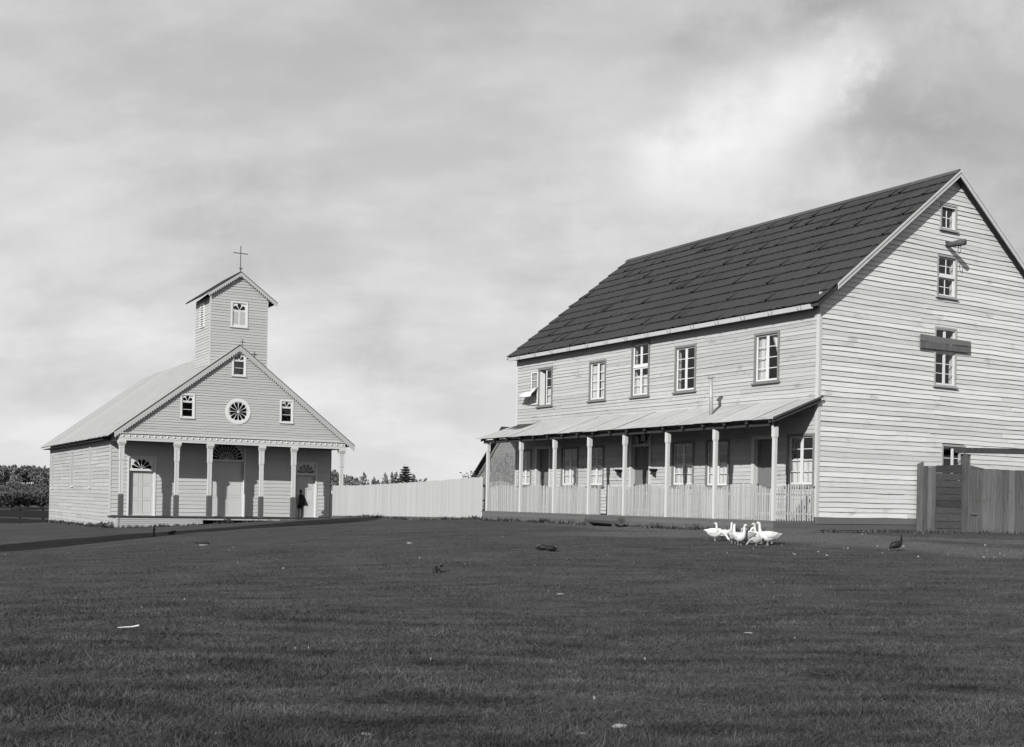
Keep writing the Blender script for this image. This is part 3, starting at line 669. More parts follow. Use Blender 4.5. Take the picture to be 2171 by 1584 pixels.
    m = M(); m.hexa([(XF - .02, -.13, ZB - .10), (.0, -.13, ZT - .12), (.0, -.105, ZT - .12), (XF - .02, -.105, ZB - .10), (XF - .02, -.13, ZB + .0), (.0, -.13, ZT + .0), (0, -.105, ZT + .0), (XF - .02, -.105, ZB + .0)]); obj('verge_board', m, 'dark_wood', house)
    m = M(); m.hexa([(XF - .02, -.17, ZB - .0), (.05, -.17, ZT + .02), (.05, -.132, ZT + .02), (XF - .02, -.132, ZB - .0), (XF - .02, -.17, ZB + .055), (.05, -.17, ZT + .075), (.05, -.132, ZT + .075), (XF - .02, -.132, ZB + .055)]); obj('verge_board', m, 'metal_dark', house)
    # stove pipe through the porch roof
    m = M(); m.loft([(-.93, 3.55, 2.95), (-.93, 3.58, 3.62), (-.93, 3.60, 4.20)], [.062, .060, .058], 14); m.loft([(-.93, 3.582, 3.60), (-.93, 3.584, 3.66)], [.068, .068], 14)
    sp = obj('stove_pipe', m, 'zinc_pipe', house, True); m = M(); m.loft([(-.93, 3.60, 4.23), (-.93, 3.60, 4.25), (-.93, 3.60, 4.31)], [.125, .125, .01], 12)
    for k in range(3): m.tube((-.93 + .05 * math.cos(k * 2.1), 3.60 + .05 * math.sin(k * 2.1), 4.18), (-.93 + .06 * math.cos(k * 2.1), 3.6 + .06 * math.sin(k * 2.1), 4.24), .006, n=4)
    obj('pipe_cap', m, 'zinc_pipe', sp)
    return posts
posts = build_house()

# ------------------------------------------------------------------ picket fence of the porch
def build_pickets():
    t = thing('picket_fence', 'pale picket fence with arched panels running along the porch edge', 'fence', (HX, HY, HZ), HR)
    var = []
    for k in range(4):
        m = M(); w = .021; m.hexa([(-.009, -w, 0), (.009, -w, 0), (.009, w, 0), (-.009, w, 0), (-.009, -w, .95), (.009, -w, .95), (.009, w, .95), (-.009, w, .95)])
        m.hexa([(-.009, -w, .95), (.009, -w, .95), (.009, w, .95), (-.009, w, .95), (-.009, -w * .45, 1.0), (.009, -w * .45, 1.0), (.009, w * .45, 1.0), (-.009, w * .45, 1.0)]); var.append(m.mesh('picket', 'picket_paint'))
    x = -1.625; panels = []
    seq = posts[:]
    for i in range(len(seq) - 1):
        a, b = seq[i] + .09, seq[i + 1] - .09
        if i == 3: panels += [(a, 7.84, 0), (8.48, b, 2)]
        else: panels.append((a, b, 1))
    n = 0
    for (a, b, k) in panels:
        y = a + .03; cnt = max(1, int((b - a) / .0715)); st = (b - a) / cnt
        for i in range(cnt):
            y = a + st * (i + .5); f = (y - a) / (b - a)
            h = .80 + (.13 * math.sin(math.pi * f) if k == 1 else .03)
            o = obj('picket', rnd.choice(var), None, t); o.location = (x + rnd.uniform(-.003, .003), y, -.115); o.scale = (1, 1, (h + .115) * rnd.uniform(.965, 1.02)); o.rotation_euler = (rnd.uniform(-.022, .022), 0, 0); n += 1
        for z in (.06, .60):
            m = M(); m.box(x + .012, x + .05, a - .03, b + .03, z, z + .06); obj('rail', m, 'picket_paint', t)
    for ends in ((7.84, 7.92), (8.42, 8.50)):
        m = M(); m.box(x - .03, x + .05, ends[0], ends[1], -.115, .9); obj('gate_post', m, 'picket_paint', t)
    for k in range(15):      # return to the house at the near end
        xx = -1.47 + k * .098; f = k / 14; h = .84 + .12 * math.sin(math.pi * f)
        o = obj('picket', rnd.choice(var), None, t); o.location = (xx, .02, -.115); o.scale = (1, 1, h + .115); o.rotation_euler = (0, rnd.uniform(-.015, .015), R(90)); n += 1
    for z in (.06, .60):
        m = M(); m.box(-1.52, -.03, .035, .07, z, z + .06); obj('rail', m, 'picket_paint', t)
    # side fence at the far end, seen through the porch
    t2 = thing('picket_fence', 'short arched picket fence beyond the far end of the porch', 'fence', (HX, HY, HZ), HR)
    for k in range(22):
        xx = -.42 + k * .075; f = k / 21; h = .98 + .16 * math.sin(math.pi * min(1, f * 1.1))
        o = obj('picket', var[k % 4], None, t2); o.location = (xx, 18.3, -.3); o.scale = (1, 1.35, h + .3); o.rotation_euler = (0, 0, R(90))
    for z in (.25, .85):
        m = M(); m.box(-.5, 1.25, 18.33, 18.38, z, z + .07); obj('rail', m, 'picket_paint', t2)
build_pickets()

# ------------------------------------------------------------------ cloth hanging out of the upstairs window
def build_cloth():
    t = M(); n, k = 10, 12
    for i in range(n + 1):
        for j in range(k + 1):
            u, v = i / n, j / k
            y = 14.86 + u * .95; x = -.11 - .34 * v - .12 * u * v; z = 4.80 - .20 * u - .09 * v - .30 * v * v * (1 - u) + .03 * math.sin(9 * v + 5 * u)
            t.v.append((x, y, z))
    for i in range(n):
        for j in range(k): q = i * (k + 1) + j; t.f.append((q, q + 1, q + k + 2, q + k + 1))
    o = obj('hanging_cloth', t, 'curtain_cloth', None, True); o.location = (HX, HY, HZ); o.rotation_euler = (0, 0, HR)
    s = o.modifiers.new('thick', 'SOLIDIFY'); s.thickness = .012
    tag(o, 'white cloth hung out to air over the open upstairs window leaf', 'cloth')
build_cloth()

# ------------------------------------------------------------------ church
CX_, CY_, CZ_ = -22.690, 68.0, .118; CR = math.atan2(1, 1.718)
church = thing('church', 'wooden church with a square belfry, colonnaded porch and rose window', 'church', (CX_, CY_, CZ_), CR)
def cw(x, y, z=0.):
    c, s = math.cos(CR), math.sin(CR); return (CX_ + x * c - y * s, CY_ + x * s + y * c, CZ_ + z)
def convex_ray(poly, c, ang):
    dx, dy = math.cos(ang), math.sin(ang); best = None
    for i in range(len(poly)):
        (x1, y1), (x2, y2) = poly[i], poly[(i + 1) % len(poly)]; ex, ey = x2 - x1, y2 - y1
        den = dx * ey - dy * ex
        if abs(den) < 1e-12: continue
        t = ((x1 - c[0]) * ey - (y1 - c[1]) * ex) / den; s = ((x1 - c[0]) * dy - (y1 - c[1]) * dx) / den
        if t > 1e-9 and -1e-6 <= s <= 1 + 1e-6 and (best is None or t < best): best = t
    return best if best else .001
def holed_cell(m, T, cell, hole, o, th=.03):
    cx = sum(p[0] for p in hole) / len(hole); cy = sum(p[1] for p in hole) / len(hole)
    angs = sorted([math.atan2(p[1] - cy, p[0] - cx) for p in hole] + [math.atan2(p[1] - cy, p[0] - cx) for p in cell]); n = len(angs)
    A = []; B = []
    for a in angs:
        ro = convex_ray(cell, (cx, cy), a); ri = min(convex_ray(hole, (cx, cy), a), ro * .999)
        A.append((cx + ro * math.cos(a), cy + ro * math.sin(a))); B.append((cx + ri * math.cos(a), cy + ri * math.sin(a)))
    vs = [T(p[0], o, p[1]) for p in A] + [T(p[0], o, p[1]) for p in B] + [T(p[0], o - th, p[1]) for p in B]
    m.add(vs, [(i, (i + 1) % n, n + (i + 1) % n, n + i) for i in range(n)] + [(n + i, n + (i + 1) % n, 2 * n + (i + 1) % n, 2 * n + i) for i in range(n)])
def petal(hub, ang, half, r0, r1, k=.80):
    tw = math.tan(half) * k; rc = r1 / (1 + tw); rad = rc * tw; pts = []
    loc = [(r0, -r0 * tw)] + [(rc + rad * math.sin(t), -rad * math.cos(t)) for t in [math.pi * i / 8 for i in range(9)]] + [(r0, r0 * tw)]
    ca, sa = math.cos(ang), math.sin(ang)
    return [(hub[0] + a * ca - b * sa, hub[1] + a * sa + b * ca) for a, b in loc]
def clip_poly(poly, nx, ny, d):   # keep nx*x+ny*y<=d
    out = []
    for i in range(len(poly)):
        a, b = poly[i], poly[(i + 1) % len(poly)]; da, db = nx * a[0] + ny * a[1] - d, nx * b[0] + ny * b[1] - d
        if da <= 0: out.append(a)
        if (da < 0) != (db < 0) and da != db: t = da / (da - db); out.append((a[0] + (b[0] - a[0]) * t, a[1] + (b[1] - a[1]) * t))
    return out
def fan(T, parent, x0, x1, z0, z1, n, r0, r1, o, mat_='white_paint', hubz=None, inner=None, name='fan_tracery'):
    hub = ((x0 + x1) / 2, z0 if hubz is None else hubz); m = M()
    rect = [(x0, hub[1]), (x1, hub[1]), (x1, z1), (x0, z1)]
    if hub[1] > z0: m.tbox(T, x0, x1, o - .03, o, z0, hub[1])
    for i in range(n):
        a0, a1 = math.pi * i / n, math.pi * (i + 1) / n; am = (a0 + a1) / 2
        # wedge between the rays a0 and a1
        c = [(p[0] - hub[0], p[1] - hub[1]) for p in rect]
        c = clip_poly(c, math.sin(a0), -math.cos(a0), 0); c = clip_poly(c, -math.sin(a1), math.cos(a1), 0)
        if len(c) < 3: continue
        c = [(p[0] + hub[0], p[1] + hub[1]) for p in c]
        holed_cell(m, T, c, petal(hub, am, (a1 - a0) / 2, r0, r1), o)
    f = obj(name, m, mat_, parent)
    g = M().add([T(x0, o - .035, z0), T(x1, o - .035, z0), T(x1, o - .035, z1), T(x0, o - .035, z1)], [(0, 1, 2, 3)]); obj('pane', g, 'window_glass', parent)
    return f
def arched_window(T, a0, a1, z0, z1, louver=False, label=None):
    wo = obj('window', casing(T, a0, a1, z0, z1, .10, .05), 'white_paint', church)
    if label: wo['label'] = label
    b = M(); b.tbox(T, a0 - .03, a1 + .03, 0, .08, z0 - .04, z0 - .001); b.tbox(T, a0 - .02, a0 - .001, 0, .03, z0, z1 + .03); b.tbox(T, a1 + .001, a1 + .02, 0, .03, z0, z1 + .03); obj('sill', b, 'church_paint', wo)
    i0, i1, j0, j1 = a0 + .10, a1 - .10, z0 + .06, z1 - .10; zf = j1 - (i1 - i0) * .50
    fan(T, wo, i0, i1, zf, j1, 3, .05, (i1 - i0) * .47, .0)
    m = M(); m.tbox(T, i0, i1, -.05, .004, zf - .05, zf); obj('glazing_bar', m, 'white_paint', wo)
    if not louver:
        s = sash_leaf(T, wo, i0, i1, j0, zf - .05, 1, 2, -.005, .045, .03)
    else:
        md = (i0 + i1) / 2
        for (p, q) in ((i0, md - .004), (md + .004, i1)):
            m = M(); fw = .05
            m.tbox(T, p, p + fw, -.03, .0, j0, zf - .05); m.tbox(T, q - fw, q, -.03, .0, j0, zf - .05); m.tbox(T, p + fw, q - fw, -.03, 0, j0, j0 + .12); m.tbox(T, p + fw, q - fw, -.03, 0, zf - .11, zf - .05)
            sh = obj('shutter', m, 'white_paint', wo)
            n = 14; zz = j0 + .13; st = (zf - .11 - zz) / n
            for k in range(n):
                z = zz + k * st; m = M(); m.hexa([T(p + fw, .0, z), T(q - fw, .0, z), T(q - fw, .006, z + .012), T(p + fw, .006, z + .012), T(p + fw, -.035, z + st * .72), T(q - fw, -.035, z + st * .72), T(q - fw, -.030, z + st * .72 + .012), T(p + fw, -.030, z + st * .72 + .012)])
                obj('slat', m, 'white_paint', wo)
        m = M(); m.tbox(T, i0, i1, -.12, -.10, j0, zf); obj('shutter_backing', m, 'interior_wood', wo)
    bk = M(); bk.tbox(T, i0 - .03, i1 + .03, -.9, -.88, z0, z1); obj('shade_backing', bk, 'interior_wood', wo)  # dark panel, its colour stands for the unlit space behind the window
    return wo
def build_church():
    W, YW, L_, E = 13.92, 2.36, 24.1, 4.43
    c0, az, sl = 6.96, 10.46, .765     # ridge x, upper surface of the roof at the ridge, pitch
    TP = wallmap('-y', YW); TGB = wallmap('-y', .12); TS = wallmap('-x', 0.)
    # porch wall with doors
    dr = [(.98, 2.66, 0, 3.58, 2.70, False), (5.80, 8.20, 0, 4.66, 3.44, True), (11.44, 12.96, 0, 3.60, 2.72, False)]
    holes = [(a + .05, b - .05, -.1, d - .05) for (a, b, c, d, e, f) in dr]
    pw = wall_sheet('porch_wall', TP, 0, W, -.1, 5., holes, 'sheathing', church)
    clapboards(pw, TP, .06, W - .06, .02, 4.95, .235, holes, 'church_porch_paint', .030)
    for (a, b, c, d, sp, big) in dr:
        wd = .10; m = M(); m.tbox(TP, a, a + wd, 0, .05, 0, d); m.tbox(TP, b - wd, b, 0, .05, 0, d); m.tbox(TP, a + wd, b - wd, 0, .052, d - wd, d); m.tbox(TP, a + wd, b - wd, -.17, .02, sp, sp + .12)
        lining(m, TP, a + wd, b - wd, 0.01, d - wd, .2); do = obj('door', m, 'white_paint', church)
        do['label'] = 'tall double door under a great fan light' if big else 'double door under a small fan light'
        i0, i1 = a + wd, b - wd
        if big:
            fan(TP, do, i0, i1, sp + .12, d - wd, 13, .10, 1.02, -.02, 'door_pale'); 
            m = M(); hub = ((i0 + i1) / 2, sp + .12)
            ring = [(.40 * math.cos(t), .40 * math.sin(t)) for t in [math.pi * i / 14 for i in range(15)]]; r2 = [(.45 * math.cos(t), .45 * math.sin(t)) for t in [math.pi * i / 14 for i in range(15)]]
            for i in range(14): m.add([TP(hub[0] + p[0], -.012, hub[1] + p[1]) for p in (ring[i], ring[i + 1], r2[i + 1], r2[i])], [(0, 1, 2, 3)])
            for i in range(9): t = math.pi * i / 8; m.add([TP(hub[0] + r * math.cos(t) + s * math.sin(t), -.012, hub[1] + r * math.sin(t) - s * math.cos(t)) for r, s in ((.06, -.012), (.42, -.012), (.42, .012), (.06, .012))], [(0, 1, 2, 3)])
            obj('inner_tracery', m, 'door_pale', do)
        else: fan(TP, do, i0, i1, sp + .12, d - wd, 6, .05, .60, -.02)
        bk = M(); bk.tbox(TP, i0 - .1, i1 + .1, -1.2, -1.15, 0, d); obj('shade_backing', bk, 'interior_wood', do)  # near-black sheet in place of the unlit interior behind the door
        md = (i0 + i1) / 2
        for (p, q) in ((i0 + .004, md - .003), (md + .003, i1 - .004)):
            m = M(); m.tbox(TP, p, q, -.20, -.165, .03, sp); fw = .10
            for (u0, u1) in ((p, p + fw), (q - fw, q)): m.tbox(TP, u0, u1, -.164, -.145, .03, sp)
            hts = [.03, .03 + (sp - .03) * .34, .03 + (sp - .03) * .67, sp]
            for hgt in hts[:-1]: m.tbox(TP, p + fw, q - fw, -.164, -.145, hgt, hgt + .11)
            m.tbox(TP, p + fw, q - fw, -.164, -.145, sp - .10, sp)
            lf = obj('door_leaf', m, 'door_pale', do)
            for i in range(3):
                mm = M(); mm.tbox(TP, p + fw + .035, q - fw - .035, -.165, -.152, hts[i] + .145, hts[i + 1] - .04); obj('door_panel', mm, 'door_pale', do)
    # gable over the porch
    wins = [(3.48, 4.34, 5.87, 7.32), (9.60, 10.47, 5.88, 7.32), (6.54, 7.42, 8.57, 10.0)]
    rose = (6.98, 6.42)
    gh = [(a + .05, b - .05, c, d - .05) for (a, b, c, d) in wins] + [(rose[0] - .50, rose[0] + .50, rose[1] - .50, rose[1] + .50)]
    clip = [(c0, az - .10, sl), (c0, az - .10, -sl)]
    clipb = [(c0, az - .10, sl), (c0, az - .10, -sl)]
    gs = wall_sheet('gable_wall', TGB, 0, W, 4.78, 10.6, gh, 'sheathing', church, clip)
    clapboards(gs, TGB, .02, W - .02, 4.84, 10.3, .150, gh, 'church_paint', .028, clipb, joint=(4.5, 7))
    for i, v in enumerate(wins): arched_window(TGB, *v, label=['left gable window with a three-petal light', 'right gable window with a three-petal light', 'gable peak window with a three-petal light'][i])
    # rose window
    m = M(); k = 48
    for (r_i, r_o, o0, o1) in ((.60, .76, 0, .055), (.76, .80, 0, .03)):
        for i in range(k):
            t0, t1 = 2 * math.pi * i / k, 2 * math.pi * (i + 1) / k; P = lambda r, t: (rose[0] + r * math.cos(t), rose[1] + r * math.sin(t))
            a, b, c, d = P(r_i, t0), P(r_o, t0), P(r_o, t1), P(r_i, t1)
            m.hexa([TGB(a[0], o0, a[1]), TGB(b[0], o0, b[1]), TGB(c[0], o0, c[1]), TGB(d[0], o0, d[1]), TGB(a[0], o1, a[1]), TGB(b[0], o1, b[1]), TGB(c[0], o1, c[1]), TGB(d[0], o1, d[1])])
    ro = obj('rose_window', m, 'white_paint', church); m = M()
    for i in range(12):
        a0, a1 = R(30 * i), R(30 * i + 30); am = (a0 + a1) / 2; Q = .64 / math.cos(R(7.5))
        cell = [rose] + [(rose[0] + Q * math.cos(t), rose[1] + Q * math.sin(t)) for t in (a0, a0 + R(7.5), am, a1 - R(7.5), a1)]
        holed_cell(m, TGB, cell, petal(rose, am, R(15), .07, .585, .86), .028)
    m.prism([(rose[0] + .075 * math.cos(t), rose[1] + .075 * math.sin(t)) for t in [i * math.pi / 6 for i in range(12)]], lambda a, z: TGB(a, .0, z), lambda a, z: TGB(a, .045, z))
    obj('rose_tracery', m, 'white_paint', ro)
    g = M(); g.add([TGB(rose[0] + .62 * math.cos(t), -.012, rose[1] + .62 * math.sin(t)) for t in [i * math.pi / 12 for i in range(24)]], [tuple(range(24))]); obj('pane', g, 'window_glass', ro)
    bk = M(); bk.tbox(TGB, rose[0] - .7, rose[0] + .7, -.9, -.88, rose[1] - .7, rose[1] + .7); obj('shade_backing', bk, 'interior_wood', ro)  # dark sheet standing in for the shaded interior behind the rose
    # porch ceiling, entablature
    m = M(); m.box(0.1, W - .1, .15, YW + .1, 4.44, 4.48); obj('porch_ceiling', m, 'interior_wood', church)
    m = M(); m.box(-.03, W + .03, -.02, .22, 4.40, 4.47); m.box(.0, W, .0, .20, 4.47, 4.80); m.box(-.06, W + .06, -.07, .22, 4.80, 4.845); m.box(-.02, W + .02, -.015, .0, 4.53, 4.555)
    m.box(-.0, .16, .22, YW, 4.40, 4.78); m.box(W - .16, W, .22, YW, 4.40, 4.78)
    cor = obj('cornice', m, 'column_paint', church)
    b = M(); b.loft([(0, 0, 0), (0, -.02, 0), (0, -.045, 0), (0, -.055, 0)], [.062, .058, .035, .005], 12); bm_ = b.mesh('boss', 'white_paint', True)
    for i in range(38): o = obj('boss', bm_, None, cor); o.location = (.20 + i * (W - .4) / 37, -.0, 4.675)
    # columns
    for x in (.16, 3.34, 5.30, 8.50, 10.56, 13.74):
        m = M(); y = .12
        def ring(h, z): return [(x - h, y - h, z), (x + h, y - h, z), (x + h, y + h, z), (x - h, y + h, z)]
        for h0, z0, h1, z1 in ((.105, 1.30, .105, 3.20), (.105, 3.20, .13, 3.30), (.13, 3.30, .13, 3.98), (.145, 3.98, .145, 4.03), (.13, 4.03, .14, 4.12), (.155, 4.12, .205, 4.26), (.215, 4.26, .215, 4.40)): m.hexa(ring(h0, z0) + ring(h1, z1))
        for zz in ((1.34, 3.14), (3.34, 3.94)):
            hh = .105 if zz[0] < 2 else .13
            m.box(x - hh - .0, x - hh * .62, y - hh - .012, y - hh - .001, zz[0], zz[1]); m.box(x + hh * .62, x + hh, y - hh - .012, y - hh - .001, zz[0], zz[1])
        co = obj('column', m, 'column_paint', church)
        m = M(); m.hexa(ring(.135, 0.0) + ring(.135, 1.24)); m.hexa(ring(.135, 1.24) + ring(.107, 1.30)); obj('column_base', m, 'dado_paint', co)
    # platform
    m = M(); m.box(-.12, W + .04, -.08, YW + .02, -.07, .0); obj('porch_floor', m, 'dark_wood', church)
    for z0, z1, x1 in ((-.175, -.075, W), (-.29, -.18, 4.9), (-.405, -.295, 4.9), (-.53, -.41, 4.9), (-.68, -.535, 4.9)):
        m = M(); m.hexa([(-.01, -.075, z0 + .004), (x1, -.075, z0 + .004), (x1, -.02, z0 + .004), (-.01, -.02, z0 + .004), (-.01, -.045, z1), (x1, -.045, z1), (x1, -.02, z1), (-.01, -.02, z1)]); obj('skirt_board', m, 'church_side_paint', church)
        m = M(); m.box(-.04, -.012, -.05, YW, z0, z1); obj('skirt_board', m, 'church_side_paint', church)
    m = M(); m.box(-.10, .02, -.10, .06, -.95, -.07); obj('corner_pier', m, 'church_side_paint', church)
    m = M(); m.box(4.85, 4.95, -.02, .1, -.8, -.07); m.box(9.4, 9.5, .1, .2, -.8, -.07); m.box(.2, W, 1.2, 1.25, -.8, -.08); obj('footing', m, 'dark_wood', church)
    # side walls
    sw = [(8.12, 8.62, 1.70, 4.30), (14.28, 14.98, 1.74, 4.20), (22.35, 23.05, 1.62, 4.10)]
    ss = wall_sheet('side_wall', TS, YW, L_, -1.3, 4.75, [], 'sheathing', church)
    clapboards(ss, TS, YW + .06, L_ - .05, -1.25, 4.75, .235, [], 'church_side_paint', .034)
    for (a, b, c, d) in sw:
        wo = obj('window', casing(TS, a, b, c, d, .10, .085), 'side_window_paint', church); sash_leaf(TS, wo, a + .10, b - .10, c + .06, d - .10, 1, 5, .065, .04, .03, 'side_window_paint', pane=False)
        g = M(); g.tbox(TS, a + .1, b - .1, .03, .04, c, d); obj('pane', g, 'window_glass', wo); s = M(); s.tbox(TS, a - .05, b + .05, 0, .12, c - .05, c - .002); obj('sill', s, 'white_paint', wo)
    m = M(); m.box(-.03, .055, YW - .03, YW, .0, 4.45); m.box(-.03, 0, YW, YW + .07, -.1, 4.45); obj('corner_board', m, 'column_paint', church)
    m = M(); m.box(-.03, 0, L_ - .06, L_, -1.2, 4.7); obj('corner_board', m, 'church_side_paint', church)
    m = M(); m.add([(W, YW, -1), (W, L_, -1), (W, L_, 5), (W, YW, 5)], [(0, 1, 2, 3)]); m.add([(0, L_, -1.3), (W, L_, -1.3), (W, L_, 5), (c0, L_, az - .1), (0, L_, 5)], [(0, 1, 2, 3, 4)]); m.add([(W - .02, YW - .0, 0), (W + .02, YW, 0), (W + .02, YW, 4.4), (W - .02, YW, 4.4)], [(0, 1, 2, 3)]); obj('rear_walls', m, 'church_side_paint', church)
    # roof
    yb0, yb1 = -.03, L_ + .45; e = -.62; t = .07; ze = az + sl * (e - c0)
    m = M()
    for s in (0, 1):
        X = (lambda x: x) if s == 0 else (lambda x: 2 * c0 - x)
        ya = yb0
        m.hexa([(X(e), ya, ze - t), (X(c0), ya, az - t), (X(c0), yb1, az - t), (X(e), yb1, ze - t), (X(e), ya, ze - .02), (X(c0), ya, az - .02), (X(c0), yb1, az - .02), (X(e), yb1, ze - .02)])
    rf = obj('roof', m, 'dark_wood', church)
    n = 66; st = (yb1 - yb0) / n
    for i in range(n):      # boards laid down the slope, each lapping the last
        a = yb0 + i * st; b = a + st + .03; o1 = .005 + (i % 2) * .022; xx = e - rnd.uniform(0, .05); zz = az + sl * (xx - c0)
        for s in (0, 1):
            X = (lambda x: x) if s == 0 else (lambda x: 2 * c0 - x)
            m = M(); m.hexa([(X(xx), a, zz + o1 - .012), (X(c0), a, az + o1 - .012), (X(c0), b, az + o1 - .012), (X(xx), b, zz + o1 - .012), (X(xx), a, zz + o1 + .018), (X(c0), a, az + o1 + .018), (X(c0), b, az + o1 + .018), (X(xx), b, zz + o1 + .018)])
            obj('roof_board', m, 'church_roof_board', rf)
    m = M(); m.box(-.5, -.03, YW - .1, L_ + .3, 4.49, 4.53); obj('eaves_soffit', m, 'dark_wood', church)
    # scalloped barge boards
    def barge(x0, x1, zc0, zc1, depth, y, parent, tooth=.13, mt='church_paint'):
        m = M(); n = int(abs(x1 - x0) / tooth); m1 = M()
        for i in range(n):
            k0, k1 = i / n, (i + 1) / n; xa, xb = x0 + (x1 - x0) * k0, x0 + (x1 - x0) * k1; za, zb = zc0 + (zc1 - zc0) * k0, zc0 + (zc1 - zc0) * k1; xm, zm = (xa + xb) / 2, (za + zb) / 2
            d1, d2 = depth, depth + .065
            m.prism([(xa, za), (xb, zb), (xb, zb - d1), (xm + (xb - xa) * .28, zm - d1), (xm + (xb - xa) * .22, zm - d2), (xm - (xb - xa) * .22, zm - d2), (xm - (xb - xa) * .28, zm - d1), (xa, za - d1)], lambda a, z: (a, y - .025, z), lambda a, z: (a, y, z))
        o = obj('barge_board', m, mt, parent)
        m1.hexa([(x0, y - .05, zc0 - .02), (x1, y - .05, zc1 - .02), (x1, y + .05, zc1 - .02), (x0, y + .05, zc0 - .02), (x0, y - .05, zc0 + .025), (x1, y - .05, zc1 + .025), (x1, y + .05, zc1 + .025), (x0, y + .05, zc0 + .025)]); obj('barge_capping', m1, 'dark_wood', o)
    yb = -.04
    barge(-.30, c0, az + sl * (-.30 - c0), az, .34, yb, church); barge(2 * c0 + .62, c0, az + sl * (-.62 - c0), az, .34, yb, church)
    # little cross on the porch gable
    m = M(); m.box(7.08, 7.115, yb - .08, yb - .06, 10.40, 10.80); m.box(6.96, 7.235, yb - .08, yb - .06, 10.62, 10.66); obj('small_cross', m, 'dark_wood', church)
    # belfry
    tx0, tx1, ty0, ty1 = 5.29, 8.87, .60, 3.80; TT = 12.72; tm = (tx0 + tx1) / 2
    tw = [(tm - .53, tm + .53, 11.60, 13.18)]
    apx, tsl, ov = 14.98, .72, .55
    TF = wallmap('-y', ty0); TL = wallmap('-x', tx0)
    cl = [(tm, apx - .10, tsl), (tm, apx - .10, -tsl)]
    for nm, T, a0, a1, hl, cp, zt in (('belfry_front_wall', TF, tx0, tx1, [(a + .05, b - .05, c, d - .05) for a, b, c, d in tw], cl, 14.95), ('belfry_side_wall', TL, ty0, ty1, [], None, 13.36)):
        o = wall_sheet(nm, T, a0, a1, 8.6, zt, hl, 'sheathing', church, cp); clapboards(o, T, a0 + .05, a1 - .05, 8.7, zt - .02, .170, hl, 'tower_paint', .028, cp, joint=(9, 9.5))
    m = M(); m.add([(tx1, ty0, 8), (tx1, ty1, 8), (tx1, ty1, 13.4), (tx1, ty0, 13.4)], [(0, 1, 2, 3)]); m.add([(tx0, ty1, 8), (tx1, ty1, 8), (tx1, ty1, 13.4), (tm, ty1, apx - .1), (tx0, ty1, 13.4)], [(0, 1, 2, 3, 4)]); obj('belfry_rear_walls', m, 'tower_paint', church)
    for a, b, c, d in ((tx0 - .02, tx0 + .06, ty0 - .02, ty0 + .0), (tx1 - .06, tx1 + .02, ty0 - .02, ty0)):
        m = M(); m.box(a, b, c, d, 8.8, 13.4); m.box(a if a < tm else b - .02, (a + .02) if a < tm else b, ty0 + .001, ty0 + .07, 8.8, 13.4); obj('corner_board', m, 'church_porch_paint', church)
    for v in tw: arched_window(TF, *v, louver=True, label='louvred belfry window in the front')
    # side louvre, seen edge on
    wo = obj('window', casing(TL, 1.70, 2.60, 11.60, 13.10, .10, .09), 'white_paint', church)
    for k in range(9): m = M(); m.tbox(TL, 1.80, 2.50, .0, .10, 11.72 + k * .14, 11.72 + k * .14 + .055); obj('slat', m, 'white_paint', wo)
    y0, y1 = ty0 - .17, ty1 + .38; zeave = apx - tsl * (tm - tx0 + ov); m = M()
    for s in (-1, 1):
        xe = tm + s * (tm - tx0 + ov)
        m.hexa([(xe, y0, zeave - .05), (tm, y0, apx - .05), (tm, y1, apx - .05), (xe, y1, zeave - .05), (xe, y0, zeave + .0), (tm, y0, apx), (tm, y1, apx), (xe, y1, zeave + .0)])
    tr = obj('belfry_roof', m, 'dark_wood', church)
    for s in (-1, 1):
        for i in range(10):
            a = y0 + i * (y1 - y0) / 10; b = a + (y1 - y0) / 10 + .02; xe = tm + s * (tm - tx0 + ov + .03); o1 = .002 + (i % 2) * .02
            m = M(); m.hexa([(xe, a, zeave - .02 + o1), (tm, a, apx + o1), (tm, b, apx + o1), (xe, b, zeave - .02 + o1), (xe, a, zeave + .005 + o1), (tm, a, apx + .025 + o1), (tm, b, apx + .025 + o1), (xe, b, zeave + .005 + o1)]); obj('roof_board', m, 'dark_wood', tr)
    barge(tm - (tm - tx0 + ov) + .38, tm, zeave + .38 * tsl, apx, .22, y0 - .01, church, .13, 'tower_paint'); barge(tm + (tm - tx0 + ov), tm, zeave, apx, .22, y0 - .01, church, .13, 'tower_paint')
    m = M(); m.box(tx0 - ov + .1, tx0 - .001, y0 + .03, y1 - .03, 12.55, 12.58) if False else None
    # iron cross
    m = M(); zb = apx + .02; m.box(tm - .022, tm + .022, y0 + .1, y0 + .144, zb - .1, zb + 1.58); m.box(tm - .46, tm + .46, y0 + .098, y0 + .14, zb + 1.10, zb + 1.15); m.loft([(tm, y0 + .12, zb + .12), (tm, y0 + .12, zb + .17), (tm, y0 + .12, zb + .24), (tm, y0 + .12, zb + .29)], [.02, .075, .075, .02], 10); m.hexa([(tm, y0 + .1, zb + .14), (tm + .14, y0 + .1, zb + .18), (tm + .14, y0 + .14, zb + .18), (tm, y0 + .14, zb + .14), (tm, y0 + .1, zb + .26), (tm + .14, y0 + .1, zb + .20), (tm + .14, y0 + .14, zb + .20), (tm, y0 + .14, zb + .26)])
    obj('iron_cross', m, 'iron', church)
build_church()

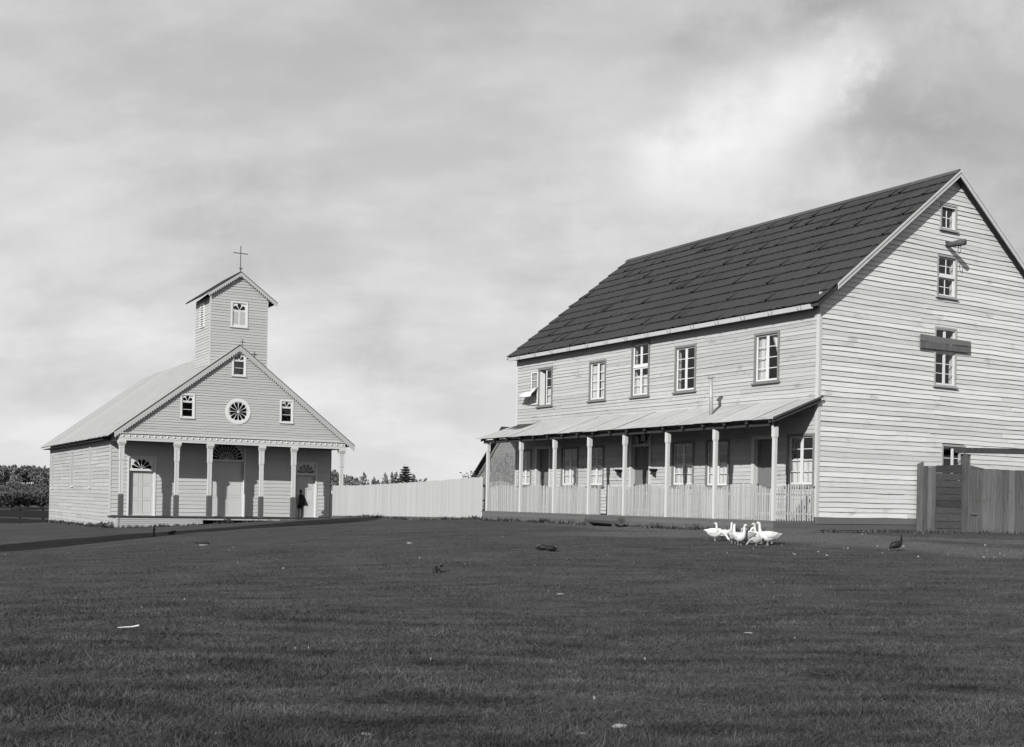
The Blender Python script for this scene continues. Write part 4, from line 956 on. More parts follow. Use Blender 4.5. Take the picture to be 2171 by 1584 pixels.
# ------------------------------------------------------------------ tall close-boarded fence between church and house
def build_tall_fence():
    a = Vector((-1.22, 49.0)); b = Vector((-11.3, 74.2)); mid = Vector((-4.0, 56.5))
    t = thing('board_fence', 'long pale close-boarded fence joining the church to the big house', 'fence', (a.x, a.y, 0))
    pts = [a, b]; ln = (b - a).length; st = .152; n = int(ln / st); d = (b - a).normalized(); ang = math.atan2(d.y, d.x); var = []
    for k in range(5):
        m = M(); w = rnd.uniform(.066, .073); m.box(-w, w, -.012, .012, 0, 1.0); var.append(m.mesh('board', 'tall_fence_paint'))
    for i in range(n):
        f = i / n; p = a + d * (i + .5) * st; base = .69 + (.27 - .69) * f ** 1.1; top = 2.42 + (2.20 - 2.42) * min(1, f * 1.25) - .05 * math.sin(math.pi * f)
        o = obj('board', var[i % 5], None, t); o.location = (p.x - a.x, p.y - a.y, base); o.scale = (1, 1, top - base + rnd.uniform(-.022, .022)); o.rotation_euler = (0, rnd.uniform(-.004, .004), ang + rnd.uniform(-.03, .03))
    for k in range(6):     # kick board at the foot
        q0, q1 = a + d * ln * k / 6, a + d * ln * (k + 1) / 6; f0, f1 = k / 6, (k + 1) / 6; z0, z1 = .69 - .42 * f0 ** 1.1, .69 - .42 * f1 ** 1.1
        nx, ny = -d.y * .03, d.x * .03; m = M()
        m.hexa([(q0.x - a.x, q0.y - a.y, z0 - .35), (q1.x - a.x, q1.y - a.y, z1 - .35), (q1.x - a.x + nx, q1.y - a.y + ny, z1 - .35), (q0.x - a.x + nx, q0.y - a.y + ny, z0 - .35), (q0.x - a.x, q0.y - a.y, z0 + .03), (q1.x - a.x, q1.y - a.y, z1 + .03), (q1.x - a.x + nx * 1.6, q1.y - a.y + ny * 1.6, z1 + .03), (q0.x - a.x + nx * 1.6, q0.y - a.y + ny * 1.6, z0 + .03)]); obj('kick_board', m, 'plinth_wood', t)
    for z in (.5, 1.4):
        m = M(); m.tube((d.y * .06, d.x * -.06, .7 + z), ((b - a).x + d.y * .06, (b - a).y + d.x * -.06, .3 + z), .04, n=4); obj('rail', m, 'raw_board', t)
build_tall_fence()

# ------------------------------------------------------------------ yard gate against the gable
def build_gate():
    o = Vector(hw(4.17, -.06)); e = Vector(hw(8.9, -1.25)); d = (e - o); d.z = 0; ln = d.length; ang = math.atan2(d.y, d.x)
    t = thing('yard_gate', 'weathered unpainted board gate and fence panels beside the gable wall', 'gate', (o.x, o.y, .60), ang)
    B = lambda x0, x1, y0, y1, z0, z1: M().box(x0, x1, y0, y1, z0, z1)
    m = M(); m.hexa([(.0, -.09, 0), (.21, -.09, 0), (.21, -.05, 0), (0, -.05, 0), (.0, -.09, 2.22), (.21, -.09, 2.30), (.21, -.05, 2.30), (0, -.05, 2.22)]); obj('board', m, 'raw_board', t)
    for x0, x1, h in ((.235, .40, 2.16), (.404, .56, 2.14), (.564, .70, 2.15)):
        p = obj('board', B(x0, x1, -.05, -.02, 0.02, h), 'raw_board', t)
    z = .03
    for k in range(10):
        h = rnd.uniform(.19, .235); m = M(); q = rnd.uniform(-.01, .01)
        m.hexa([(.66 + q, -.12 - .004 * (k % 2), z), (1.60, -.12, z), (1.60, -.09, z), (.66 + q, -.09, z), (.66 + q, -.12, z + h - .012), (1.60, -.12, z + h - .012 + (.0 if k < 9 else .05)), (1.60, -.09, z + h - .012 + (.0 if k < 9 else .05)), (.66 + q, -.09, z + h - .012)])
        obj('plank', m, 'raw_board_level', t); z += h
    obj('gate_post', B(1.58, 1.74, -.20, -.04, -.15, 2.58), 'raw_board', t)
    obj('gate_post', B(1.78, 1.90, -.10, .02, -.1, 2.56), 'raw_board', t)
    m = M(); m.hexa([(1.35, -.24, 2.60), (6., -.24, 2.66), (6., -.06, 2.66), (1.35, -.06, 2.60), (1.35, -.24, 2.76), (6., -.24, 2.84), (6., -.06, 2.84), (1.35, -.06, 2.76)]); obj('lintel', m, 'raw_board_level', t)
    x = 1.86
    for k in range(14):
        wdt = rnd.uniform(.20, .29); m = M(); h = 2.13 - .02 * rnd.random()
        hs = h - max(0, (x - 2.35) * .0); m.box(x, x + wdt - .012, -.14 - .006 * (k % 2), -.115, .0 + rnd.uniform(-.02, .02), h); obj('board', m, 'raw_board', t); x += wdt
        if x > 5.6: break
    m = M(); m.box(1.9, 2.12, -.19, -.15, .70, .76); m.box(1.9, 2.3, -.185, -.15, .03, .08); obj('hinge', m, 'iron', t)
build_gate()

# ------------------------------------------------------------------ shingled shed beyond the porch
def build_shed():
    t = thing('shed', 'steep-roofed shed with weathered shingle gable glimpsed through the far end of the porch', 'shed', hw(0, 0, 0), HR)
    X0 = 2.0; ay, az, s = 20.65, 3.60, .83; y0, y1 = 11.9, 24.5
    T = wallmap('-x', X0); w_ = wall_sheet('gable_wall', T, 16.9, y1 - .5, -.6, az, [], 'sheathing', t, [(ay, az - .16, s), (ay, az - .16, -s)])
    var = []
    for k in range(6):
        wd = rnd.uniform(.035, .075); m = M(); m.hexa([(-wd, .022, 0), (wd, .022, 0), (wd, 0, 0), (-wd, 0, 0), (-wd, .006, .26), (wd, .006, .26), (wd, 0, .26), (-wd, 0, .26)]); var.append((wd, m))
    cnt = 0; low = M(); z = -.3; row = 0
    while z < 5.4:
        x = 16.95
        while x < 23.6:
            wd, m = rnd.choice(var); xc = x + wd; x += 2 * wd + .006
            if z + .24 > az - .16 - s * abs(xc - ay): continue
            dz = rnd.uniform(-.025, .025); vs = [T(v[0] + xc, v[1] + .002 + .0015 * (row % 3), v[2] + z + dz) for v in m.v]
            if xc > 19.6 and z > .8 and z < 3.2 and cnt < 295: q = M(); q.add(vs, m.f); obj('shingle', q, 'shingle_wall', w_); cnt += 1
            else: low.add(vs, m.f)
        z += .135; row += 1
    o = obj('hidden_shingles', low, 'shingle_wall', w_); o['kind'] = 'stuff'
    m = M(); th = .07
    for sg in (-1, 1):
        ye = ay + sg * 6.0; ze = az - s * 6.0 + (.0 if sg > 0 else 2.5); ye = ye if sg > 0 else ay - 3.2; ze = ze if sg > 0 else az - s * 3.2
        m.hexa([(X0 - .30, ye, ze - th), (X0 - .30, ay, az - th), (X0 + 7, ay, az - th), (X0 + 7, ye, ze - th), (X0 - .30, ye, ze), (X0 - .30, ay, az), (X0 + 7, ay, az), (X0 + 7, ye, ze)])
    obj('roof', m, 'dark_wood', t)
    m = M(); m.hexa([(X0 - .06, ay, az - .24), (X0 - .06, ay + 6, az - s * 6 - .24), (X0 - .03, ay + 6, az - s * 6 - .24), (X0 - .03, ay, az - .24), (X0 - .06, ay, az - .075), (X0 - .06, ay + 6, az - s * 6 - .075), (X0 - .03, ay + 6, az - s * 6 - .075), (X0 - .03, ay, az - .075)]); obj('barge_board', m, 'trim_grey', t)
build_shed()

# ------------------------------------------------------------------ trough in front of the porch
def build_trough():
    a, b = Vector((2.62, 40.3, 0)), Vector((3.55, 38.2, 0)); d = b - a; ang = math.atan2(d.y, d.x); z = zg(a.x, a.y)
    t = thing('log_trough', 'low hollowed log trough lying on blocks before the porch plinth', 'trough', (a.x, a.y, z), ang); ln = math.hypot(d.x, d.y)
    m = M(); m.loft([(0, 0, .22), (.1, 0, .22), (ln - .1, 0, .20), (ln, 0, .20)], [(.15, .12), (.17, .15), (.18, .16), (.17, .15)], 10); obj('body', m, 'log_wood', t)
    m = M(); m.loft([(ln + .002, 0, .21), (ln + .012, 0, .21)], [(.09, .06), (.085, .055)], 8); obj('hollow_shade_disc', m, 'metal_dark', t)  # dark disc on the solid end, shade of a hollow put into its colour
    for x in (.15, ln - .35): m = M(); m.box(x, x + .14, -.14, .14, -.04, .11); obj('block', m, 'log_wood', t)
build_trough()

# ------------------------------------------------------------------ birds
def goose(label, x, y, head, pose='up', s=1.0, matn='feather_white', group='geese on the grass before the porch'):
    t = thing('goose', label, 'goose', (x, y, zg(x, y) - .005), head, group); t.scale = (s, s, s)
    m = M()
    necks = {'up': [((.195, 0, .34), .050), ((.205, 0, .42), .037), ((.21, 0, .50), .033), ((.225, 0, .555), .038), ((.26, 0, .565), .034), ((.288, 0, .555), .016)],
             'mid': [((.21, 0, .32), .042), ((.24, 0, .38), .032), ((.25, 0, .44), .029), ((.27, 0, .47), .035), ((.30, 0, .47), .031), ((.325, 0, .46), .016)],
             'low': [((.23, 0, .24), .045), ((.29, 0, .20), .034), ((.34, 0, .13), .029), ((.37, 0, .08), .034), ((.395, 0, .055), .030), ((.41, 0, .035), .014)],
             'preen': [((.18, 0, .34), .045), ((.17, .0, .42), .036), ((.12, .02, .455), .034), ((.06, .04, .43), .036), ((.03, .06, .38), .034), ((.01, .07, .345), .014)]}
    pts = [((-.31, 0, .30), (.012, .006)), ((-.25, 0, .28), (.05, .025)), ((-.18, 0, .255), (.09, .075)), ((-.09, 0, .235), (.12, .118)), ((0, 0, .225), (.13, .135)), ((.09, 0, .235), (.115, .128)), ((.155, 0, .275), (.078, .088))] + necks[pose]
    m.loft([p[0] for p in pts], [p[1] if isinstance(p[1], tuple) else (p[1], p[1]) for p in pts], 12); obj('body', m, matn, t, True)
    hx = Vector(pts[-1][0]); pv = Vector(pts[-2][0]); dr = (hx - pv).normalized(); b = M(); b.loft([hx - dr * .005, hx + dr * .03, hx + dr * .055], [(.015, .013), (.013, .009), (.007, .003)], 8); obj('beak', b, 'beak', t, True)
    for sg in (-1, 1):
        w_ = M(); w_.loft([(.10, .095 * sg, .27), (.02, .120 * sg, .28), (-.10, .110 * sg, .28), (-.21, .07 * sg, .29), (-.30, .03 * sg, .31)], [(.012, .03), (.022, .085), (.022, .08), (.016, .045), (.006, .010)], 8); obj('wing', w_, matn, t, True)
        l = M(); l.loft([(.0, .05 * sg, .13), (.01, .05 * sg, .07), (.0, .05 * sg, .012)], [.016, .010, .009], 6); l.add([(-.02, .05 * sg, .008), (.06, .09 * sg, .006), (.07, .05 * sg, .006), (.06, .015 * sg, .006), (.0, .05 * sg, .02)], [(0, 1, 4), (1, 2, 4), (2, 3, 4), (3, 0, 4)]); obj('leg', l, 'beak', t)
    return t
def along(px, depth):     # a spot on the turf seen at that bearing from the tripod
    return px * depth, depth
W2 = R(180)
for (lab, bx, dp, hd, pose, s, mt) in (
    ('white goose at the left end of the flock, bending to graze', .1745, 29.6, R(-8), 'low', 1.02, 'feather_white'),
    ('small goose with thin raised neck behind the flock', .1858, 30.2, R(60), 'up', .90, 'feather_white'),
    ('white goose turned away with raised neck just behind the one facing the camera', .1893, 29.0, R(75), 'up', .93, 'feather_white'),
    ('white goose breast-on to the camera with a tall straight neck, left of the preening bird', .1938, 28.7, R(-60), 'up', .98, 'feather_white'),
    ('greyish goose preening its back in the middle of the flock', .1995, 28.8, R(200), 'preen', 1.0, 'feather_grey'),
    ('small grey gosling hunched between the preening and the upright geese', .2072, 28.7, R(180), 'low', .66, 'feather_grey'),
    ('white goose looking left just behind the tallest one', .2112, 29.3, R(188), 'up', .98, 'feather_white'),
    ('tallest white goose at the right end of the flock, tail to the right', .2160, 28.8, R(184), 'up', 1.10, 'feather_white'),
    ('white goose with neck up between the leftmost bird and the small thin-necked one', .1805, 29.9, R(150), 'up', .88, 'feather_white'),
    ('white goose preening just left of the grey gosling', .2030, 29.4, R(20), 'preen', .95, 'feather_white'),
    ('white goose half hidden behind the tallest one, only its rump showing', .2195, 29.3, R(176), 'low', .95, 'feather_white')):
    x, y = along(.197 + (bx - .197) * 1.08, 29.2 + (dp - 29.2) * 1.5); goose(lab, x, y, hd, pose, s * .88, mt)

def hen(label, x, y, head, pose, s=1., group='black hens'):
    t = thing('hen', label, 'hen', (x, y, zg(x, y) - .005), head, group); t.scale = (s, s, s); m = M()
    if pose == 'peck': pts = [((-.17, 0, .30), (.02, .03)), ((-.14, 0, .24), (.05, .06)), ((-.08, 0, .19), (.085, .09)), ((.0, 0, .165), (.10, .105)), ((.07, 0, .15), (.09, .09)), ((.12, 0, .125), (.06, .06)), ((.15, 0, .09), (.032, .032)), ((.165, 0, .055), (.022, .022))]
    else: pts = [((-.25, 0, .13), (.02, .02)), ((-.18, 0, .125), (.07, .05)), ((-.08, 0, .13), (.11, .10)), ((.03, 0, .125), (.12, .11)), ((.11, 0, .12), (.08, .085)), ((.15, 0, .14), (.045, .05)), ((.18, 0, .15), (.034, .035)), ((.205, 0, .14), (.02, .02))]
    m.loft([p[0] for p in pts], [p[1] for p in pts], 10); obj('body', m, 'feather_black', t, True)
    e = Vector(pts[-1][0]); d = (e - Vector(pts[-2][0])).normalized(); b = M(); b.loft([e, e + d * .03], [.011, .002], 6); obj('beak', b, 'beak', t)
    c = M(); c.loft([e - d * .05 + Vector((-.01, 0, .03)), e - d * .02 + Vector((0, 0, .035)), e + Vector((0, 0, .02))], [(.004, .012), (.004, .014), (.003, .004)], 6); obj('comb', c, 'beak', t)
    f = M()
    for k in range(5 if pose == 'peck' else 2): f.loft([(-.12, (k - 2) * .012, .24 if pose == 'peck' else .16), (-.19 + k * .012, (k - 2) * .022, .34 if pose == 'peck' else .17), (-.20 + k * .02, (k - 2) * .03, .43 if pose == 'peck' else .19)], [(.016, .030), (.012, .034), (.003, .010)], 5)
    obj('tail', f, 'feather_black', t)
    for sg in (-1, 1):
        l = M(); l.loft([(.0, .04 * sg, .12), (.01, .045 * sg, .06), (.0, .045 * sg, .0)], [.014, .008, .007], 5)
        for q in (-.5, 0, .5): l.tube((0, .045 * sg, .006), (.05, .045 * sg + q * .05, .004), .005, n=4)
        obj('leg', l, 'iron', t)
x, y = along(.3262, 26.6); hen('black hen with raised tail pecking near the gable plinth', x, y, R(190), 'peck', .86)
x, y = along(.0268, 25.2); hen('black hen crouched on the open turf, left of a similar bird', x, y, R(160), 'sit', .62)
x, y = along(.0348, 24.9); hen('black hen crouched on the open turf, right of a similar bird', x, y, R(20), 'sit', .60)
x, y = along(.0226, 25.6); hen('small dark chick beside the two crouching hens', x, y, R(120), 'sit', .34)

# ------------------------------------------------------------------ person by the church door
def build_person():
    x, y, z = cw(11.30, .78, 0.0)
    t = thing('person', 'person in a wide dark poncho and hat standing beside the fifth church column', 'person', (x, y, z), R(8))
    verts = [(0, 0, .92), (.09, 0, .88), (.10, -.02, .48), (.10, .0, .08), (.10, -.12, .03), (-.09, 0, .88), (-.10, .0, .48), (-.10, .02, .08), (-.10, -.10, .03), (0, .0, 1.15), (0, .0, 1.38), (.19, .0, 1.36), (.33, -.02, 1.10), (.44, -.08, .86), (.46, -.10, .78), (-.19, 0, 1.36), (-.27, -.02, 1.10), (-.22, -.16, .92), (-.20, -.2, .86), (0, -.0, 1.48), (0, -.01, 1.60), (0, -.01, 1.70)]
    edges = [(0, 1), (1, 2), (2, 3), (3, 4), (0, 5), (5, 6), (6, 7), (7, 8), (0, 9), (9, 10), (10, 11), (11, 12), (12, 13), (13, 14), (10, 15), (15, 16), (16, 17), (17, 18), (10, 19), (19, 20), (20, 21)]
    rad = [.15, .10, .065, .045, .05, .10, .065, .045, .05, .15, .15, .07, .045, .035, .04, .07, .045, .035, .04, .055, .085, .08]
    me = D.meshes.new('body'); me.from_pydata(verts, edges, []); me.materials.append(MATS['cloth_black']); o = D.objects.new('body', me); COL.objects.link(o); o.parent = t
    sk = o.modifiers.new('skin', 'SKIN'); sk.use_smooth_shade = True
    for i, r_ in enumerate(rad): me.skin_vertices[0].data[i].radius = (r_, r_ * .8); 
    me.skin_vertices[0].data[0].use_root = True
    ss = o.modifiers.new('sub', 'SUBSURF'); ss.levels = 1; ss.render_levels = 1
    h = M(); h.loft([(0, -.02, 1.50), (0, -.03, 1.56), (0, -.03, 1.62), (0, -.02, 1.68)], [.05, .078, .082, .06], 12); h.loft([(0, -.10, 1.585), (0, -.125, 1.56)], [.014, .016], 6); obj('face', h, 'skin', t, True)
    m = M(); m.loft([(0, 0, 1.625), (0, 0, 1.64), (0, 0, 1.645), (0, 0, 1.74), (0, 0, 1.77)], [(.15, .15), (.15, .15), (.10, .105), (.10, .10), (.06, .06)], 18); obj('hat', m, 'cloth_black', t, True)
    p = M(); n = 40; lv = [(.06, .0, 1.50), (.17, .0, 1.44), (.27, .0, 1.30), (.33, 0, 1.05), (.36, 0, .82), (.37, 0, .66)]
    lv = [(.06, 0, 1.50), (.155, 0, 1.44), (.21, 0, 1.30), (.235, 0, 1.05), (.25, 0, .82), (.26, 0, .60)]
    for (r_, _, z_) in lv:
        for i in range(n):
            a = 2 * math.pi * i / n; ex = 1 + 1.15 * max(0, math.cos(a - .2)) ** 4 * min(.75, 1.5 - z_) ; fold = 1 + .05 * math.sin(a * 9) * (1.5 - z_)
            hang = z_ + (.30 * abs(math.sin(a * 1.0)) * 0) + (.24 * max(0, math.cos(a - .2)) if z_ < .7 else 0) - (.06 * max(0, math.cos(a)) ** 8 if z_ < .9 else 0)
            p.v.append((r_ * ex * fold * math.cos(a) * (.9 if math.cos(a) < 0 else 1), r_ * .62 * fold * math.sin(a), hang))
    for k in range(len(lv) - 1):
        for i in range(n): p.f.append((k * n + i, k * n + (i + 1) % n, (k + 1) * n + (i + 1) % n, (k + 1) * n + i))
    po = obj('poncho', p, 'cloth_black', t, True); s = po.modifiers.new('thick', 'SOLIDIFY'); s.thickness = .015
    for sx in (.455, -.20):
        hd = M(); c = Vector((.465, -.11, .76)) if sx > 0 else Vector((-.20, -.21, .84))
        hd.loft([c + Vector((0, 0, .04)), c, c + Vector((0, -.005, -.05))], [(.02, .03), (.022, .042), (.015, .036)], 8)
        for k in range(4): f0 = c + Vector((0, -.03 + .02 * k, -.05)); hd.loft([f0, f0 + Vector((0, -.004, -.03)), f0 + Vector((0, .004, -.055 - .008 * (k in (1, 2))))], [.009, .008, .006], 5)
        hd.loft([c + Vector((0, -.035, -.01)), c + Vector((0, -.06, -.03)), c + Vector((0, -.062, -.055))], [.011, .009, .007], 5); obj('hand', hd, 'skin', t, True)
build_person()

# ------------------------------------------------------------------ trees, bushes, weeds
def leaf_cloud(m, c, rx, ry, rz, n, size, rs):
    for _ in range(n):
        u = rs.normal(size=3); u /= np.linalg.norm(u); r_ = rs.rand() ** .45
        p = np.array(c) + u * r_ * np.array([rx, ry, rz]); a = rs.normal(size=3); a /= np.linalg.norm(a); b = np.cross(a, rs.normal(size=3)); b /= (np.linalg.norm(b) + 1e-6); s = size * (.5 + rs.rand())
        m.add([p - a * s, p + b * s * .6, p + a * s, p - b * s * .6], [(0, 1, 2, 3)])
def far_tree_meshes():
    out = []
    for k in range(7):
        rs = np.random.RandomState(100 + k); H = 1.0; cr = M(); tr = M()
        kind = k % 3
        hs = .30 if kind != 1 else .12
        tr.loft([(0, 0, 0), (.01, 0, .5), (.0, .01, .95)], [.022, .015, .005], 6)
        for q in range(20):
            f = q / 19; z = hs + (.98 - hs) * f
            w_ = (.25 * math.sin(math.pi * min(.93, .20 + f * .75)) + .03) if kind != 1 else .25 * (1 - f) ** .8 + .04
            a = rs.rand() * 6.28; d = w_ * (.3 + rs.rand() * .7); leaf_cloud(cr, (d * math.cos(a), d * math.sin(a), z), w_ * .75, w_ * .75, .075, 30, .042, rs); tr.tube((0, 0, z - .06), (d * math.cos(a), d * math.sin(a), z), .006, .002, 4)
        out.append((tr.mesh('trunk', 'bark'), cr.mesh('crown', 'leaf_hazed' if k % 2 else 'leaf_hazed')))
    return out
FT = far_tree_meshes()
def far_tree(bearing, dist, h, wsc, k, label, group):
    x, y = along(bearing, dist); z = float(zg_np(np.array([x]), np.array([y]), False)[0]) - .2
    t = thing('tree', label, 'tree', (x, y, z), rnd.uniform(0, 6), group); t.scale = (h * wsc, h * wsc, h)
    tr, cr = FT[k % 7]; obj('trunk', tr, None, t); obj('crown', cr, None, t)
LG = 'far trees on the rise beyond the church'
nth = 0
for i in range(48):
    b = -.446 + i * .0013 + rnd.uniform(-.0005, .0005); far_tree(b, rnd.uniform(415, 455), rnd.uniform(6.6, 8.0), rnd.uniform(.75, 1.15), rnd.randrange(7), 'far dark tree in the dense row left of the church', LG)
RG = 'far trees showing above the tall pale fence'
for i in range(13): far_tree(-.158 + i * .0022, rnd.uniform(400, 440), 9.3 - i * .22 + rnd.uniform(-.5, .5), rnd.uniform(.7, 1.0), rnd.randrange(7), 'far dark tree in the close row just right of the church porch', RG)
for b, h, w_, lab in ((-.1262, 8.6, .62, 'taller far tree rising first from the row above the fence'), (-.1172, 7.2, .5, 'low far tree between two taller ones above the fence'), (-.1076, 8.7, .5, 'slim far tree with a clear gap on its right above the fence'), (-.1015, 8.9, .45, 'slim far tree right after the gap in the row'), (-.0985, 9.0, .6, 'tall far tree leading the broad clump above the fence'), (-.094, 8.2, .75, 'far tree in the middle of the broad clump above the fence'), (-.0895, 8.2, .7, 'far tree ending the broad clump above the fence'), (-.0835, 8.4, .55, 'far conifer-like tree right of the broad clump'),
                     (-.078, 6.8, .7, 'low round far tree halfway to the near conifer'), (-.0735, 7.2, .7, 'far tree nearest on the left of the near conifer')):
    far_tree(b, 420, h, w_, rnd.randrange(7), lab, RG)
for i in range(22): far_tree(-.125 + i * .0038, rnd.uniform(430, 470), rnd.uniform(5.4, 6.8), rnd.uniform(.7, 1.1), rnd.randrange(7), 'low far bush-like tree in the thin line above the fence top', RG)
for i in range(5): far_tree(-.046 + i * .004 + rnd.uniform(-.001, .001), 300, rnd.uniform(5.0, 6.0), .5, rnd.randrange(7), 'small far tree near the right end of the fence top', RG)

def conifer():
    x, y = along(-.0906, 118); z = zg(x, y); rs = np.random.RandomState(5)
    t = thing('conifer', 'young conifer with drooping tiered branches standing behind the tall fence', 'conifer', (x, y, z)); t.scale = (1.6, 1.6, 1.5); H = 3.35
    m = M(); m.loft([(0, 0, 0), (.03, 0, 1.6), (.0, 0, 2.6), (-.06, 0, H)], [.07, .05, .03, .008], 8); obj('trunk', m, 'bark', t)
    c = M(); b = M()
    for k in range(15):
        f = k / 14; zz = .75 + (H - 1.0) * f; r_ = (1.05 * (1 - f) ** .75 + .10) * rnd.uniform(.8, 1.15)
        for q in range(7):
            a = q * .9 + k * 1.3 + rnd.uniform(-.2, .2); rr = r_ * rnd.uniform(.7, 1.1); tip = Vector((rr * math.cos(a), rr * math.sin(a), zz + rr * .12)); st = Vector((0, 0, zz - .05)); md = st.lerp(tip, .6) + Vector((0, 0, .06)); b.loft([st, md, tip], [.016, .010, .004], 4)
            for u in range(13):
                p = st.lerp(tip, .18 + .85 * u / 12); 
                for _ in range(5):
                    d = np.array([rs.normal() * .5, rs.normal() * .5, rs.normal() * .25 - .12]); s = .085; e = np.array(p) + d * s * 2; w_ = np.cross(d, rs.normal(size=3)); w_ /= np.linalg.norm(w_) + 1e-6
                    c.add([np.array(p) - w_ * .020, e, np.array(p) + w_ * .034], [(0, 1, 2)])
    obj('branches', b, 'bark', t); o = obj('needles', c, 'leaf_dark', t)
conifer()

def bush(name, label, x, y, rx, rz, n, size, matn='leaf_dark', seed=1, stems=5, cat='bush', group=None, zoff=0):
    rs = np.random.RandomState(seed); t = thing(name, label, cat, (x, y, zg(x, y) + zoff), 0, group); m = M(); s = M()
    for k in range(stems):
        a = rs.rand() * 6.28; d = rs.rand() * rx * .7; top = (d * math.cos(a), d * math.sin(a), rz * (.5 + .5 * rs.rand())); s.loft([(0, 0, 0), (top[0] * .5, top[1] * .5, top[2] * .6), top], [size * .16, size * .12, size * .05], 4)
        leaf_cloud(m, (top[0], top[1], top[2] * .8), rx * .45, rx * .45, rz * .35, n // stems, size, rs)
    obj('stems', s, 'bark', t); obj('leaves', m, matn, t)
x, y = along(-.0600, 20.4); bush('weed', 'leafy weed clump standing alone in the middle of the turf', x, y, .17, .17, 90, .028, 'leaf_mid', 3, 7, 'weed')
x, y, z = cw(-.45, 1.2); bush('shrub', 'small shrub at the front left foot of the church', x, y, .65, .38, 260, .05, 'leaf_mid', 4, 8, 'shrub')
x, y, z = cw(6.3, -.35); bush('weed', 'dark weed tuft growing before the church porch edge', x, y, .42, .28, 160, .05, 'leaf_dark', 6, 8, 'weed')
x, y = along(-.2877, 46.); bush('weed', 'dark weed at the foot of the short stake near the church', x, y, .22, .20, 90, .035, 'leaf_dark', 7, 6, 'weed')
x, y = along(-.262, 36); bush('weed', 'small dark sprawling weed left of the pale flat scrap', x, y, .32, .08, 120, .03, 'leaf_dark', 8, 7, 'weed')
for i, (b, d, rx, rz, lab) in enumerate(((-.4395, 128, 2.2, 1.5, 'leftmost rounded bush below the far trees'), (-.424, 124, 1.9, 1.7, 'rounded bush second from the left below the far trees'), (-.410, 130, 2.1, 1.5, 'rounded bush third from the left below the far trees'), (-.398, 127, 2.0, 1.6, 'rounded bush nearest the church back corner'))):
    x, y = along(b, d); bush('bush', lab, x, y, rx, rz, 900, .16, 'leaf_dark', 20 + i, 9, 'bush', 'bushes beyond the dark rail fence')
# scrub rising behind them
def scrub():
    rs = np.random.RandomState(9); n = 7000; m = M(); 
    b = rs.uniform(-.47, -.37, n); d = rs.uniform(170, 475, n)
    for i in range(n):
        x, y = b[i] * d[i], d[i]; z = float(0)
        m.v += [(x, y, 0)] * 0
    X = b * d; Z = zg_np(X, d, False); s = rs.uniform(.25, .8, n)
    for i in range(n):
        p = np.array([X[i], d[i], Z[i] + s[i] * .5]); a = rs.normal(size=3); a /= np.linalg.norm(a); c = np.cross(a, rs.normal(size=3)); c /= np.linalg.norm(c) + 1e-6
        m.add([p - a * s[i], p + c * s[i] * .7, p + a * s[i], p - c * s[i] * .7], [(0, 1, 2, 3)])
    o = obj('scrub', m, 'leaf_mid', None); o['kind'] = 'stuff'; tag(o, 'low grey scrub covering the rise behind the church', 'scrub')
scrub()
# plants over the fence end
def fence_plants():
    for i, (b, d, h, lab) in enumerate(((-.0372, 52, 1.95, 'broad-leaved plant topping the fence left of the shed roof'), (-.0325, 52.5, 2.0, 'tall thin plant over the fence beside the shed roof'))):
        x, y = along(b, d); z = .7; t = thing('garden_plant', lab, 'plant', (x, y, z)); m = M(); s = M(); rs = np.random.RandomState(40 + i)
        for k in range(6):
            a = rs.rand() * 6.28; e = Vector((.28 * math.cos(a), .28 * math.sin(a), h * (.90 + .16 * rs.rand()))); s.loft([(0, 0, 0), (e.x * .3, e.y * .3, h * .6), e], [.02, .014, .005], 5)
            for q in range(9):
                p = np.array(Vector((0, 0, 0)).lerp(e, .62 + .38 * q / 8)); u = rs.normal(size=3); u[2] = abs(u[2]) * .6; u /= np.linalg.norm(u); w_ = np.cross(u, rs.normal(size=3)); w_ /= np.linalg.norm(w_); L_ = .10 + .08 * rs.rand()
                m.add([p, p + u * L_ * .5 + w_ * .03, p + u * L_, p + u * L_ * .5 - w_ * .03], [(0, 1, 2, 3)])
        obj('stems', s, 'bark', t); obj('leaves', m, 'leaf_dark', t)
fence_plants()

# ------------------------------------------------------------------ dark rail fence at the far left
def rail_fence():
    a = Vector(along(-.475, 93)); b = Vector(along(-.378, 91.5)); d = b - a; ln = d.length; ang = math.atan2(d.y, d.x)
    t = thing('rail_fence', 'dark plank rail fence running behind the back of the church at far left', 'fence', (a.x, a.y, 0), ang)
    for k in range(6):
        x = ln * k / 5; z = -1.02; m = M(); m.box(x - .06, x + .06, 0, .12, z - .3, z + 1.30); obj('post', m, 'black_rail_wood', t)
    for z0, z1 in ((1.12, 1.24), (.42, .98), (.0, .34)):
        for k in range(3):
            x0, x1 = ln * k / 3, ln * (k + 1) / 3; dz = rnd.uniform(-.03, .03); m = M(); m.box(x0, x1, -.04 - .01 * k, -.005 - .01 * k, z0 - 1.02 + dz, z1 - 1.02 + dz); obj('rail', m, 'black_rail_wood', t)
rail_fence()

